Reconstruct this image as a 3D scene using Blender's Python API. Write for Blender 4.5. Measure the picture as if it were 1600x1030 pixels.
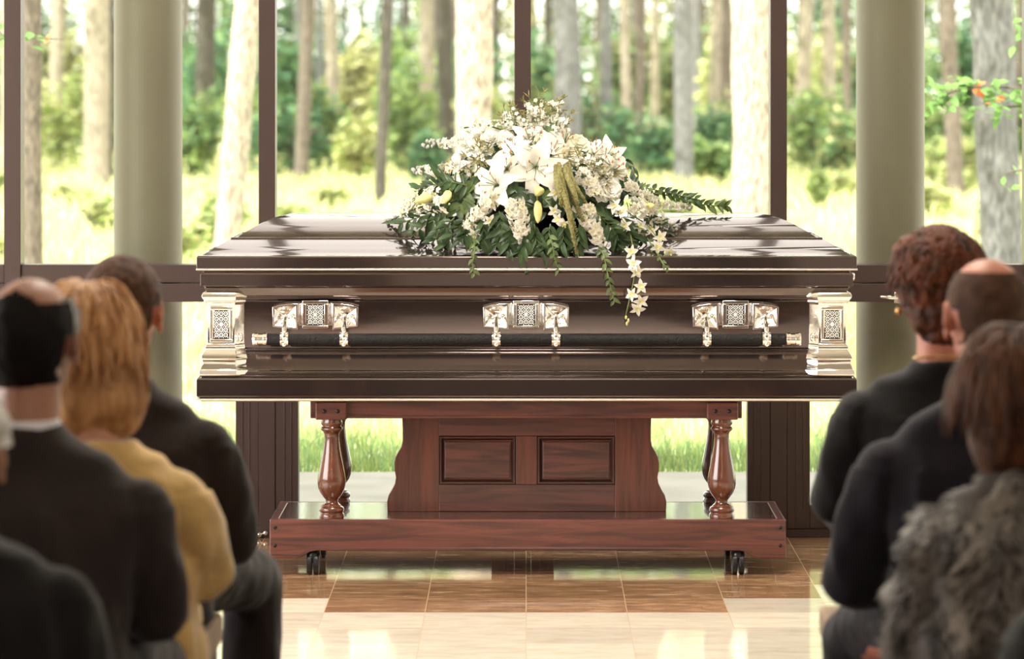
import bpy, math, random
import numpy as np
from mathutils import Vector, Matrix, noise

PI = math.pi
S = bpy.context.scene
COL = S.collection
for o in list(bpy.data.objects):
    bpy.data.objects.remove(o)

# ------------------------------------------------------------------ camera
EYE, DIST, FPX, VX, VY = 1.62, 12.0, 5808.0, 822.0, 118.0
cam = bpy.data.cameras.new('camera')
co = bpy.data.objects.new('camera', cam); COL.objects.link(co)
co.location = (0, -DIST, EYE); co.rotation_euler = (PI/2, 0, 0)
cam.sensor_width = 36; cam.lens = 36*FPX/1600
cam.shift_x = -(VX-800)/1600; cam.shift_y = (VY-515)/1600
cam.clip_start = 0.5; cam.clip_end = 500
cam.dof.use_dof = True; cam.dof.focus_distance = 12.05; cam.dof.aperture_fstop = 4.2
S.camera = co

def P(px, py, Y):
    """a measured point of the photograph at depth Y, in metres"""
    s = FPX/(DIST+Y)
    return Vector(((px-VX)/s, Y, EYE-(py-VY)/s))
def gy(py):                       # depth of a floor point
    return FPX*EYE/(py-VY)-DIST

# ------------------------------------------------------------------ sky, sun, fill lights, exposure
w = bpy.data.worlds.new('sky'); S.world = w; w.use_nodes = True
nt = w.node_tree
sky = nt.nodes.new('ShaderNodeTexSky'); sky.sky_type = 'NISHITA'; sky.sun_disc = False
sky.sun_elevation = math.radians(52); sky.sun_rotation = math.radians(225); sky.dust_density = 2.0
bg = nt.nodes['Background']; bg.inputs[1].default_value = 0.60
hs = nt.nodes.new('ShaderNodeHueSaturation'); hs.inputs['Saturation'].default_value = .55
nt.links.new(sky.outputs[0], hs.inputs['Color']); # unseen bright cloud cover added over the sky to lighten the lid's reflections
tcw = nt.nodes.new('ShaderNodeTexCoord'); cn = nt.nodes.new('ShaderNodeTexNoise'); cn.inputs['Scale'].default_value = 2.2; cn.inputs['Detail'].default_value = 6
nt.links.new(tcw.outputs['Generated'], cn.inputs['Vector'])
cr_ = nt.nodes.new('ShaderNodeValToRGB'); cr_.color_ramp.elements[0].position = .05; cr_.color_ramp.elements[1].position = .36
nt.links.new(cn.outputs[0], cr_.inputs[0])
mxw = nt.nodes.new('ShaderNodeMix'); mxw.data_type = 'RGBA'; mxw.inputs[7].default_value = (7.4, 6.8, 6.65, 1)
nt.links.new(cr_.outputs[0], mxw.inputs[0]); nt.links.new(hs.outputs[0], mxw.inputs[6]); nt.links.new(mxw.outputs[2], bg.inputs[0])
sl = bpy.data.lights.new('sun', 'SUN'); sl.energy = 9.5; sl.angle = 0.01; sl.color = (1, .95, .84)
so = bpy.data.objects.new('sun', sl); COL.objects.link(so); so.location = (-20, -20, 30)
so.rotation_euler = Vector((.50, .45, -.85)).to_track_quat('-Z', 'Y').to_euler()

def area(name, loc, aim, sx, sy, energy, color):
    l = bpy.data.lights.new(name, 'AREA'); l.shape = 'RECTANGLE'; l.size = sx; l.size_y = sy
    l.energy = energy; l.color = color
    o = bpy.data.objects.new(name, l); COL.objects.link(o); o.location = loc
    o.rotation_euler = (Vector(aim)-Vector(loc)).to_track_quat('-Z', 'Y').to_euler()
    return o
# unseen fill lights added in the left wall opening and under the ceiling
area('side_fill', (-4.45, -3.0, 1.7), (0, -0.5, 1.0), 4.0, 2.2, 170, (1, .96, .95))  # added side light; brightens the window frames on the left
for ly, le in ((-1.9, 190), (-7.5, 12), (-12.6, 420)):
    area('ceiling_fill', (0, ly, 4.52), (0, -15.0 if ly < -10 else ly, 1.2 if ly < -10 else 0), 1.2, 1.2, le, (1, .91, .80))  # added fill; the rear one lights the back wall for metal reflections
S.view_settings.view_transform = 'Standard'; S.view_settings.look = 'None'
S.view_settings.exposure = 0.0; S.view_settings.gamma = 1.0; S.view_settings.use_curve_mapping = False
S.cycles.use_denoising = True
S.cycles.max_bounces = 10; S.cycles.transparent_max_bounces = 24
S.cycles.sample_clamp_indirect = 6

# ------------------------------------------------------------------ materials
def mat(name, color, rough=.6, metal=0.0, var=.0, scale=8.0, bump=0.0, bscale=60.0, coat=0.0, stretch=(1, 1, 1), color2=None, spec=.5, trans=0.0, sheen=0.0, emis=None):
    m = bpy.data.materials.new(name); m.use_nodes = True
    n = m.node_tree; b = n.nodes['Principled BSDF']
    b.inputs['Base Color'].default_value = (*color, 1); b.inputs['Roughness'].default_value = rough
    b.inputs['Metallic'].default_value = metal; b.inputs['Coat Weight'].default_value = coat
    b.inputs['Coat Roughness'].default_value = .05
    b.inputs['Specular IOR Level'].default_value = spec
    if sheen: b.inputs['Sheen Weight'].default_value = sheen
    tc = n.nodes.new('ShaderNodeTexCoord'); mp = n.nodes.new('ShaderNodeMapping')
    mp.inputs['Scale'].default_value = stretch
    n.links.new(tc.outputs['Object'], mp.inputs[0])
    if var or color2:
        ns = n.nodes.new('ShaderNodeTexNoise'); ns.inputs['Scale'].default_value = scale; ns.inputs['Detail'].default_value = 5
        n.links.new(mp.outputs[0], ns.inputs['Vector'])
        rp = n.nodes.new('ShaderNodeValToRGB')
        c2 = color2 or tuple(c*(1-var) for c in color)
        c1 = color if color2 else tuple(min(1, c*(1+var)) for c in color)
        rp.color_ramp.elements[0].position = .35; rp.color_ramp.elements[1].position = .65
        rp.color_ramp.elements[0].color = (*c2, 1); rp.color_ramp.elements[1].color = (*c1, 1)
        n.links.new(ns.outputs[0], rp.inputs[0]); n.links.new(rp.outputs[0], b.inputs['Base Color'])
    if bump:
        nb = n.nodes.new('ShaderNodeTexNoise'); nb.inputs['Scale'].default_value = bscale; nb.inputs['Detail'].default_value = 6
        n.links.new(mp.outputs[0], nb.inputs['Vector'])
        bp = n.nodes.new('ShaderNodeBump'); bp.inputs['Strength'].default_value = bump; bp.inputs['Distance'].default_value = .01
        n.links.new(nb.outputs[0], bp.inputs['Height']); n.links.new(bp.outputs[0], b.inputs['Normal'])
    if trans:     # thin leaf / petal: some light passes through
        tr = n.nodes.new('ShaderNodeBsdfTranslucent'); mx = n.nodes.new('ShaderNodeMixShader')
        mx.inputs[0].default_value = trans
        src = b.inputs['Base Color'].links
        if src: n.links.new(src[0].from_socket, tr.inputs[0])
        else: tr.inputs[0].default_value = (*color, 1)
        out = n.nodes['Material Output']
        n.links.new(b.outputs[0], mx.inputs[1]); n.links.new(tr.outputs[0], mx.inputs[2]); n.links.new(mx.outputs[0], out.inputs[0])
    if emis:
        b.inputs['Emission Color'].default_value = (*emis[0], 1); b.inputs['Emission Strength'].default_value = emis[1]
    return m

def wood_mat(name, c1, c2, axis='X'):
    m = bpy.data.materials.new(name); m.use_nodes = True
    n = m.node_tree; b = n.nodes['Principled BSDF']
    b.inputs['Roughness'].default_value = .32; b.inputs['Coat Weight'].default_value = .5; b.inputs['Coat Roughness'].default_value = .14
    tc = n.nodes.new('ShaderNodeTexCoord'); mp = n.nodes.new('ShaderNodeMapping')
    st = {'X': (1.2, 9, 16), 'Z': (16, 9, 1.2)}[axis]
    mp.inputs['Scale'].default_value = st
    n.links.new(tc.outputs['Object'], mp.inputs[0])
    ns = n.nodes.new('ShaderNodeTexNoise'); ns.inputs['Scale'].default_value = 2.2; ns.inputs['Detail'].default_value = 8; ns.inputs['Distortion'].default_value = 1.2
    n.links.new(mp.outputs[0], ns.inputs[0])
    rp = n.nodes.new('ShaderNodeValToRGB'); e = rp.color_ramp.elements
    e[0].position = .36; e[1].position = .62; e[0].color = (*c2, 1); e[1].color = (*c1, 1)
    n.links.new(ns.outputs[0], rp.inputs[0]); n.links.new(rp.outputs[0], b.inputs['Base Color'])
    return m

M = {}
M['paint'] = mat('casket_paint', (.140, .106, .098), .13, .90, coat=.7)
M['silver'] = mat('polished_silver', (.95, .92, .875), .12, 1.0, bump=.02, bscale=30)
M['satin'] = mat('satin_silver', (.92, .90, .87), .3, .25)
M['oxidized'] = mat('dark_recess', (.012, .012, .014), .6)
M['cream_line'] = mat('cream_line', (.88, .82, .74), .25, .7)
M['leather'] = mat('black_leather', (.008, .007, .008), .5, spec=.3, bump=.5, bscale=160)
M['wood'] = wood_mat('mahogany_x', (.155, .045, .032), (.060, .020, .016), 'X')
M['woodz'] = wood_mat('mahogany_z', (.175, .046, .026), (.095, .026, .016), 'Z')
M['wood_turned'] = mat('mahogany_turned', (.120, .035, .016), .2, var=.25, scale=7, coat=.9, stretch=(4, 4, 1))
M['wood_dark'] = mat('mahogany_edge', (.060, .020, .013), .3, coat=.5)
M['bolt'] = mat('dark_bolt', (.035, .028, .028), .3, .8)
M['rubber'] = mat('black_caster', (.012, .012, .015), .3)
M['alu'] = mat('bronze_frame', (.070, .045, .040), .36, .35, bump=.03, bscale=200, stretch=(1, 1, .05))
M['wall'] = mat('cream_plaster', (.76, .72, .665), .8, var=.04, bump=.1, bscale=80)
M['ceil'] = mat('white_plaster', (.80, .72, .66), .85, var=.02)
M['column'] = mat('column_paint', (.19, .150, .105), .5, var=.03, scale=3)
M['concrete'] = mat('concrete', (.25, .235, .205), .85, var=.12, scale=3, bump=.3)
M['roof'] = mat('roof', (.4, .38, .35), .9)
M['petal'] = mat('petal_white', (.93, .91, .84), .45, var=.03, scale=20, trans=.25)
M['petal_cream'] = mat('petal_cream', (.90, .87, .70), .5, var=.08, scale=30, trans=.25)
M['yellow'] = mat('bud_yellow', (.82, .78, .34), .45, var=.15, scale=25, trans=.2)
M['anther'] = mat('anther_orange', (.42, .16, .05), .7)
M['greyflo'] = mat('grey_bud', (.42, .42, .38), .6, var=.3, scale=90)
M['leaf'] = mat('leaf_dark', (.045, .085, .030), .38, var=.45, scale=18, trans=.15)
M['leaf2'] = mat('leaf_mid', (.10, .15, .045), .42, var=.4, scale=18, trans=.2)
M['olive'] = mat('amaranth_green', (.27, .25, .09), .7, var=.35, scale=140, bump=.8, bscale=220)
M['stem'] = mat('stem_green', (.14, .18, .05), .5)
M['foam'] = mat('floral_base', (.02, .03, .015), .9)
M['orange'] = mat('petal_orange', (.75, .18, .04), .5)

# ------------------------------------------------------------------ mesh helpers
class MB:
    def __init__(s): s.v = []; s.f = []; s.m = []
    def add(s, V, F, mi=0, mx=None):
        b = len(s.v)
        if mx is not None:
            V = [mx @ Vector(p) for p in V]
        s.v.extend([tuple(p) for p in V]); s.f.extend([tuple(i+b for i in f) for f in F]); s.m.extend([mi]*len(F))
        return s
    def box(s, x0, x1, y0, y1, z0, z1, mi=0, mx=None):
        V = [(x, y, z) for x in (x0, x1) for y in (y0, y1) for z in (z0, z1)]
        F = [(0, 1, 3, 2), (4, 6, 7, 5), (0, 4, 5, 1), (2, 3, 7, 6), (0, 2, 6, 4), (1, 5, 7, 3)]
        return s.add(V, F, mi, mx)
    def loft(s, rings, mi=0, cap=True, closed=True, mx=None):
        n = len(rings[0]); V = [p for r in rings for p in r]; F = []
        for i in range(len(rings)-1):
            for j in range(n if closed else n-1):
                a = i*n+j; b = i*n+(j+1) % n
                F.append((a, b, b+n, a+n))
        if cap:
            F.append(tuple(range(n-1, -1, -1))); F.append(tuple(range((len(rings)-1)*n, len(rings)*n)))
        return s.add(V, F, mi, mx)
    def lathe(s, prof, seg=32, mi=0, mx=None):
        return s.loft([[(r*math.cos(2*PI*j/seg), r*math.sin(2*PI*j/seg), z) for j in range(seg)] for r, z in prof], mi, True, True, mx)
    def tube(s, pts, rad, seg=10, mi=0, cap=True):
        pts = [Vector(p) for p in pts]; n = len(pts)
        if not hasattr(rad, '__len__'): rad = [rad]*n
        rings = []; up = None
        for i, p in enumerate(pts):
            t = (pts[min(n-1, i+1)]-pts[max(0, i-1)])
            if t.length < 1e-9: t = Vector((0, 0, 1))
            t.normalize()
            if up is None:
                up = Vector((0, 0, 1)) if abs(t.z) < .9 else Vector((1, 0, 0))
            a = t.cross(up)
            if a.length < 1e-6: a = t.cross(Vector((0, 1, 0)))
            a.normalize(); b = a.cross(t); up = b
            rings.append([p+rad[i]*(math.cos(2*PI*j/seg)*a+math.sin(2*PI*j/seg)*b) for j in range(seg)])
        return s.loft(rings, mi, cap)
    def limb(s, pts, rad, seg=14, mi=0):
        """tube with rounded ends"""
        pts = [Vector(p) for p in pts]
        d0 = (pts[0]-pts[1]).normalized(); d1 = (pts[-1]-pts[-2]).normalized()
        A = []; R = []
        for k in (0, 1, 2):
            t = k*PI/6; A.append(pts[0]+d0*rad[0]*math.cos(t)); R.append(max(.002, rad[0]*math.sin(t)))
        A += pts; R += list(rad)
        for k in (2, 1, 0):
            t = k*PI/6; A.append(pts[-1]+d1*rad[-1]*math.cos(t)); R.append(max(.002, rad[-1]*math.sin(t)))
        return s.tube(A, R, seg, mi)
    def ell(s, c, r, mi=0, seg=16, rings=10, mx=None, rot=None):
        V = []; F = []
        for i in range(rings+1):
            th = PI*i/rings
            for j in range(seg):
                ph = 2*PI*j/seg
                p = Vector((r[0]*math.sin(th)*math.cos(ph), r[1]*math.sin(th)*math.sin(ph), r[2]*math.cos(th)))
                if rot is not None: p = rot @ p
                V.append(p+Vector(c))
        for i in range(rings):
            for j in range(seg):
                a = i*seg+j; b = i*seg+(j+1) % seg
                if i == 0: F.append((a, a+seg, b+seg))
                elif i == rings-1: F.append((a, a+seg, b))
                else: F.append((a, a+seg, b+seg, b))
        return s.add(V, F, mi, mx)
    def torus(s, c, R, r, mi=0, seg=14, sub=6, mx=None, sx=1, sz=1):
        rings = []
        V = []; F = []
        for i in range(seg):
            a = 2*PI*i/seg
            for j in range(sub):
                b = 2*PI*j/sub
                q = R+r*math.cos(b)
                V.append((c[0]+sx*q*math.cos(a), c[1]+r*math.sin(b), c[2]+sz*q*math.sin(a)))
        for i in range(seg):
            for j in range(sub):
                F.append((i*sub+j, i*sub+(j+1) % sub, ((i+1) % seg)*sub+(j+1) % sub, ((i+1) % seg)*sub+j))
        return s.add(V, F, mi, mx)
    def build(s, name, mats, parent=None, smooth=True, bevel=0, bseg=2, angle=35, loc=None):
        me = bpy.data.meshes.new(name); me.from_pydata(s.v, [], s.f)
        if not isinstance(mats, (list, tuple)): mats = [mats]
        for m in mats: me.materials.append(m)
        if len(mats) > 1: me.polygons.foreach_set('material_index', s.m)
        me.update()
        o = bpy.data.objects.new(name, me); COL.objects.link(o)
        if parent is not None: o.parent = parent
        if loc is not None: o.location = loc
        if bevel:
            bv = o.modifiers.new('bevel', 'BEVEL'); bv.width = bevel; bv.segments = bseg; bv.limit_method = 'ANGLE'; bv.angle_limit = math.radians(40)
            if hasattr(bv, 'harden_normals'): bv.harden_normals = False
        if smooth:
            me.polygons.foreach_set('use_smooth', [True]*len(me.polygons))
            try: me.set_sharp_from_angle(angle=math.radians(angle))
            except Exception: pass
        return o

def tag(o, label, cat, group=None, kind=None):
    if label: o['label'] = label
    if cat: o['category'] = cat
    if group: o['group'] = group
    if kind: o['kind'] = kind
    return o
def thing(name, label, cat, loc=(0, 0, 0), rz=0, group=None):
    o = bpy.data.objects.new(name, None); COL.objects.link(o)
    o.location = loc; o.rotation_euler = (0, 0, rz)
    o.empty_display_size = .1
    return tag(o, label, cat, group)
def structure(o): o['kind'] = 'structure'; return o

# ------------------------------------------------------------------ floor
def floor_material():
    m = bpy.data.materials.new('marble_tiles'); m.use_nodes = True; n = m.node_tree; L = n.links.new
    b = n.nodes['Principled BSDF']
    T = .305; Y0 = -.79
    geo = n.nodes.new('ShaderNodeTexCoord'); sp = n.nodes.new('ShaderNodeSeparateXYZ'); L(geo.outputs['Object'], sp.inputs[0])
    def mth(op, a, c=None, d=None):
        k = n.nodes.new('ShaderNodeMath'); k.operation = op
        for i, v in enumerate((a, c, d)):
            if v is None: continue
            if isinstance(v, (int, float)): k.inputs[i].default_value = v
            else: L(v, k.inputs[i])
        return k.outputs[0]
    xs = mth('DIVIDE', sp.outputs[0], T); ys = mth('DIVIDE', mth('SUBTRACT', sp.outputs[1], Y0), T)
    cx = mth('FLOOR', xs); cy = mth('FLOOR', ys)
    ax = mth('FLOOR', mth('ABSOLUTE', xs))
    inb = mth('MULTIPLY', mth('GREATER_THAN', cy, -.5), mth('LESS_THAN', mth('SUBTRACT', ax, cy), 1.5))
    fx = mth('ABSOLUTE', mth('SUBTRACT', mth('FRACT', xs), .5)); fy = mth('ABSOLUTE', mth('SUBTRACT', mth('FRACT', ys), .5))
    gr = mth('GREATER_THAN', mth('MAXIMUM', fx, mth('SUBTRACT', fy, .0)), .4952)
    wn = n.nodes.new('ShaderNodeTexWhiteNoise'); wn.noise_dimensions = '2D'
    cb = n.nodes.new('ShaderNodeCombineXYZ'); L(cx, cb.inputs[0]); L(cy, cb.inputs[1]); L(cb.outputs[0], wn.inputs['Vector'])
    mp = n.nodes.new('ShaderNodeMapping'); mp.inputs['Scale'].default_value = (3, 9, 1); L(geo.outputs['Object'], mp.inputs[0])
    ad = n.nodes.new('ShaderNodeVectorMath'); ad.operation = 'ADD'; L(mp.outputs[0], ad.inputs[0])
    sc = n.nodes.new('ShaderNodeVectorMath'); sc.operation = 'SCALE'; L(wn.outputs['Color'], sc.inputs[0]); sc.inputs['Scale'].default_value = 20
    L(sc.outputs[0], ad.inputs[1])
    n1 = n.nodes.new('ShaderNodeTexNoise'); n1.inputs['Scale'].default_value = 2.5; n1.inputs['Detail'].default_value = 9; n1.inputs['Roughness'].default_value = .65
    L(ad.outputs[0], n1.inputs['Vector'])
    def ramp(src, stops):
        r = n.nodes.new('ShaderNodeValToRGB'); e = r.color_ramp.elements
        while len(e) < len(stops): e.new(.5)
        for q, (p, c) in zip(e, stops): q.position = p; q.color = (*c, 1)
        L(src, r.inputs[0]); return r.outputs[0]
    brown = ramp(n1.outputs[0], [(.30, (.17, .090, .045)), (.50, (.36, .205, .11)), (.62, (.47, .29, .17)), (.74, (.66, .52, .38))])
    cream = ramp(n1.outputs[0], [(.30, (.66, .58, .45)), (.50, (.77, .70, .58)), (.70, (.83, .77, .66))])
    def mix(f, a, c):
        x = n.nodes.new('ShaderNodeMix'); x.data_type = 'RGBA'
        if isinstance(f, float): x.inputs[0].default_value = f
        else: L(f, x.inputs[0])
        for s_, v in ((6, a), (7, c)):
            if isinstance(v, tuple): x.inputs[s_].default_value = (*v, 1)
            else: L(v, x.inputs[s_])
        return x.outputs[2]
    base = mix(inb, cream, brown)
    hv = n.nodes.new('ShaderNodeHueSaturation'); L(base, hv.inputs['Color']); L(mth('MULTIPLY_ADD', wn.outputs['Value'], .28, .84), hv.inputs['Value'])
    gcol = mix(inb, (.72, .58, .42), (.62, .46, .28))
    L(mix(gr, hv.outputs[0], gcol), b.inputs['Base Color'])
    b.inputs['Roughness'].default_value = .07
    nb = n.nodes.new('ShaderNodeTexNoise'); nb.inputs['Scale'].default_value = 4; nb.inputs['Detail'].default_value = 2
    L(geo.outputs['Object'], nb.inputs['Vector'])
    bp = n.nodes.new('ShaderNodeBump'); bp.inputs['Strength'].default_value = .04; bp.inputs['Distance'].default_value = .01
    L(nb.outputs[0], bp.inputs['Height']); L(bp.outputs[0], b.inputs['Normal'])
    return m
XL, XR, YB, YW, ZC = -4.4, 4.4, -15.0, 1.02, 4.60
structure(MB().box(XL, XR, YB, YW+.12, -.12, 0).build('floor', floor_material(), smooth=False))
structure(MB().box(XL-.2, XR+.2, YB-.2, 1.50, ZC, ZC+.2).build('ceiling', M['ceil'], smooth=False))
structure(MB().box(XL, XR, YB-.2, YB, 0, ZC).build('wall_back', M['wall'], smooth=False))
structure(MB().box(XR, XR+.2, YB, YW+.1, 0, ZC).build('wall_right', M['wall'], smooth=False))
wl = MB()
wl.box(XL-.2, XL, YB, -5.1, 0, ZC); wl.box(XL-.2, XL, -.9, YW+.1, 0, ZC)
wl.box(XL-.2, XL, -5.1, -.9, 0, .5); wl.box(XL-.2, XL, -5.1, -.9, 2.8, ZC)
structure(wl.build('wall_left', M['wall'], smooth=False))
M['added_carpet'] = mat('added_carpet', (.055, .032, .028), .95, var=.2, scale=60, bump=.5, bscale=300)
structure(MB().box(XL, XR, YB, -2.6, .0005, .008).build('floor_added_carpet', M['added_carpet'], smooth=False))  # unseen dark floor cover added to darken reflections in the casket rails
# square housings with glowing diffusers, added around the ceiling fill lights
M['fill_glow'] = mat('fill_diffuser', (.9, .9, .85), .5, emis=((1, .88, .72), 3.0))
for i, ly in enumerate((-1.9, -7.5, -12.6)):
    t = thing('ceiling_fill_fitting', ['added square ceiling fill light above the first rows of seats', 'added square ceiling fill light in the middle of the chapel', 'added square ceiling fill light near the back wall'][i], 'lamp', (0, ly, ZC), group='added ceiling fill lights')
    fr = MB()
    for a in ((-.66, .66, -.66, -.60), (-.66, .66, .60, .66), (-.66, -.60, -.60, .60), (.60, .66, -.60, .60)):
        fr.box(*a, -.05, 0)
    fr.build('fill_frame', M['alu'], t, False)
    MB().box(-.6, .6, -.6, .6, -.02, -.001).build('diffuser', M['fill_glow'], t, False)

# ------------------------------------------------------------------ window wall
SW = FPX/(DIST+YW)
def WX(px): return (px-VX)/SW
def WZ(py): return EYE-(py-VY)/SW
def glass_material():
    m = bpy.data.materials.new('window_glass'); m.use_nodes = True; n = m.node_tree
    n.nodes.remove(n.nodes['Principled BSDF'])
    tr = n.nodes.new('ShaderNodeBsdfTransparent'); tr.inputs[0].default_value = (.93, .97, .94, 1)
    gl = n.nodes.new('ShaderNodeBsdfGlossy'); gl.inputs['Roughness'].default_value = .01
    fr = n.nodes.new('ShaderNodeFresnel'); fr.inputs['IOR'].default_value = 1.5
    mx = n.nodes.new('ShaderNodeMixShader')
    # the pane is a slab: reflect at its outer faces only, so no false total reflection inside it
    ge = n.nodes.new('ShaderNodeNewGeometry'); iv = n.nodes.new('ShaderNodeMath'); iv.operation = 'SUBTRACT'; iv.inputs[0].default_value = 1
    ml = n.nodes.new('ShaderNodeMath'); ml.operation = 'MULTIPLY'
    n.links.new(ge.outputs['Backfacing'], iv.inputs[1]); n.links.new(fr.outputs[0], ml.inputs[0]); n.links.new(iv.outputs[0], ml.inputs[1])
    n.links.new(ml.outputs[0], mx.inputs[0]); n.links.new(tr.outputs[0], mx.inputs[1]); n.links.new(gl.outputs[0], mx.inputs[2])
    n.links.new(mx.outputs[0], n.nodes['Material Output'].inputs[0])
    return m
M['glass'] = glass_material()
MULL = [-1.80-.896*2, -1.80-.896, -1.80, -.908, -.012, .885, 1.78, 1.78+.896, 1.78+1.79]
ZT0, ZT1 = WZ(472), WZ(414)
wallf = MB()
wallf.box(XL, MULL[0]-.03, YW, YW+.1, 0, ZC); wallf.box(MULL[-1]+.03, XR, YW, YW+.1, 0, ZC)
structure(wallf.build('wall_front', M['wall'], smooth=False))
for i, x in enumerate(MULL):
    o = MB().box(x-.029, x+.029, YW, YW+.11, 0, ZC).build('trim_%d' % (i+1), M['alu'], bevel=.002)
    structure(o)
structure(MB().box(MULL[0]-.029, MULL[-1]+.029, YW+.001, YW+.109, ZC-.06, ZC-.0005).build('trim_20', M['alu'], bevel=.002))
for i in range(len(MULL)-1):
    a, b = MULL[i]+.0295, MULL[i+1]-.0295
    wroot = structure(bpy.data.objects.new('window_%d' % (i+1), None)); COL.objects.link(wroot); wroot.location = ((a+b)/2, YW, 0)
    c = (a+b)/2; hw = (b-a)/2
    # transom bar, upper pane, lower sash with wide stiles
    fm = MB(); zt = (ZT0+ZT1)/2
    fm.box(-hw, hw, .012, .10, zt+.002, ZT1)
    fm.box(-hw, hw, .012, .10, 0, .03)
    fm.build('window_frame', M['alu'], wroot, bevel=.002)
    sm = MB(); st = .080
    sm.box(-hw, hw, .004, .085, ZT0, zt-.001)
    sm.box(-hw, -hw+st, .004, .085, .032, ZT0); sm.box(hw-st, hw, .004, .085, .032, ZT0)
    sm.box(-hw+st, hw-st, .004, .085, .032, .115)
    # glazing beads on the sash
    sm.box(-hw+st-.026, -hw+st-.022, .001, .01, .10, ZT0+.01); sm.box(hw-st+.022, hw-st+.026, .001, .01, .10, ZT0+.01)
    sm.box(-hw+.03, -hw+.034, .001, .01, .04, ZT0+.01); sm.box(hw-.034, hw-.03, .001, .01, .04, ZT0+.01)
    sm.build('sash', M['alu'], wroot, bevel=.0015)
    MB().box(-hw, hw, .05, .056, ZT1, ZC-.06).build('pane', M['glass'], wroot, False)
    MB().box(-hw+st, hw-st, .05, .056, .115, ZT0).build('pane', M['glass'], wroot, False)
# latch lever on the right bay and small roller on the left post
lt = thing('window_latch', 'small pale lever latch on the bronze transom beside the auburn-haired woman', 'window latch', P(1402, 465, YW-.004))
MB().limb([(-.058, -.02, .004), (-.03, -.022, .001), (0, -.015, -.001)], [.004, .007, .006], 10).build('lever', M['silver'], lt)
MB().box(-.012, .012, -.012, .005, -.02, .02).build('mounting_plate', M['silver'], lt, bevel=.003)
lt = thing('window_stay', 'small silver window stay at the foot of the left bronze post', 'window stay', P(405, 838, YW-.008)+Vector((0, 0, .006)))
MB().ell((0, -.006, 0), (.01, .01, .01), 0, 12, 8).ell((.022, -.006, .006), (.009, .009, .009), 0, 12, 8).tube([(0, -.006, 0), (.022, -.006, .006)], .004, 8).build('bracket', M['silver'], lt)

# ------------------------------------------------------------------ casket
CX, CY = 0.002, .33
HX, HY = 1.066, .33
def sweep(prof, crown=False):
    rings = []
    for out, z in prof:
        oy = out if not crown else (out if out > -.02 else (-.02+(out+.02)*1.25 if out > -.104 else -.125-(out+.104)/(-.2255)*(.2045)))
        hx, hy = HX+out, max(HY+oy, .0005)
        rings.append([(-hx, -hy, z), (hx, -hy, z), (hx, hy, z), (-hx, hy, z)])
    return MB().loft(rings)
def arc(c, r, a0, a1, n): return [(c[0]+r*math.cos(a0+(a1-a0)*i/n), c[1]+r*math.sin(a0+(a1-a0)*i/n)) for i in range(n+1)]
casket = thing('casket', 'closed dark bronze-brown metal casket resting on the wooden bier', 'casket', (CX, CY, .565))
Z0 = .565
body = [(-.05, .5655), (-.002, .5655), (-.002, .5765)]
body = [(-.08, .5660), (-.012, .5660), (-.010, .5790), (-.002, .5815), (0, .585), (0, .637), (-.003, .6425), (-.012, .645), (-.018, .6455), (-.018, .6500), (-.022, .6510)]
body += [(-.022, .6570), (-.026, .660), (-.030, .668), (-.035, .684), (-.041, .702), (-.046, .7165), (-.044, .7175), (-.044, .7215), (-.049, .7225), (-.049, .7320), (-.056, .7345)]
for i in range(9):
    t = i/8; body.append((-.052-.004*math.sin(PI*t)-.007*t, .738+.150*t))
body += [(-.050, .893), (-.040, .8975), (-.040, .9040), (-.034, .9080), (-.030, .9200), (-.024, .9320), (-.014, .9370), (-.011, .9410), (-.011, .9760), (-.015, .9820), (-.022, .9850), (-.022, .9920), (-.08, .9920)]
sweep([(o, z-Z0) for o, z in body]).build('casket_body', M['paint'], casket, angle=28, bevel=.0012)
sweep([(-.06, .5700-Z0), (.0012, .5700-Z0), (.0020, .5715-Z0), (.0020, .5745-Z0), (.0012, .5760-Z0), (-.06, .5760-Z0)]).build('base_trim_line', M['cream_line'], casket)
sweep([(-.06, .9905-Z0), (.0012, .9905-Z0), (.0022, .9915-Z0), (.0022, .9945-Z0), (.0012, .9960-Z0), (-.06, .9960-Z0)]).build('lid_trim_line', M['cream_line'], casket)
lid = [(-.10, .9930), (-.004, .9930), (0, .9980), (0, 1.0330), (-.003, 1.0365), (-.010, 1.0380), (-.016, 1.0385)]
for i in range(7):
    t = i/6; lid.append((-.020-.080*t, 1.0400+.046*t+.0015*math.sin(PI*t)))
lid += [(-.1012, 1.0910), (-.1030, 1.0922), (-.1075, 1.0922), (-.1090, 1.0885), (-.1120, 1.0885)]
pr = [(-.116-.2135*i/14, 1.0890+.0765*(1-(1-i/14)**1.9)) for i in range(15)]
lid += pr
lo = sweep([(o, z-Z0) for o, z in lid], True).build('casket_lid', M['paint'], casket, angle=24, bevel=.0012)
# seam where the two halves of the lid meet
MB().box(-.0015, .0015, -.332, -.325, .996-Z0, 1.034-Z0).build('lid_seam', M['oxidized'], casket, False)

def filigree(w_, h_, cols, rows, mb, y=0, cz=0, cx=0):
    """scrolled relief of rings and beads in the XZ plane"""
    dx, dz = w_/cols, h_/rows
    for i in range(cols):
        for j in range(rows):
            x = cx-w_/2+dx*(i+.5); z = cz-h_/2+dz*(j+.5)
            mb.torus((x, y, z), min(dx, dz)*.36, min(dx, dz)*.105, 0, 12, 5, sx=dx/min(dx, dz), sz=dz/min(dx, dz))
            mb.ell((x, y, z), (dx*.12, .003, dz*.12), 0, 6, 4)
    for i in range(cols+1):
        for j in range(rows+1):
            mb.ell((cx-w_/2+dx*i*.98+.01*w_, y, cz-h_/2+dz*j*.98+.01*h_), (dx*.13, .003, dz*.13), 0, 6, 4)
    mb.ell((cx, y-.001, cz), (dx*.3, .002, dz*.36), 0, 8, 5)
    return mb
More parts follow.
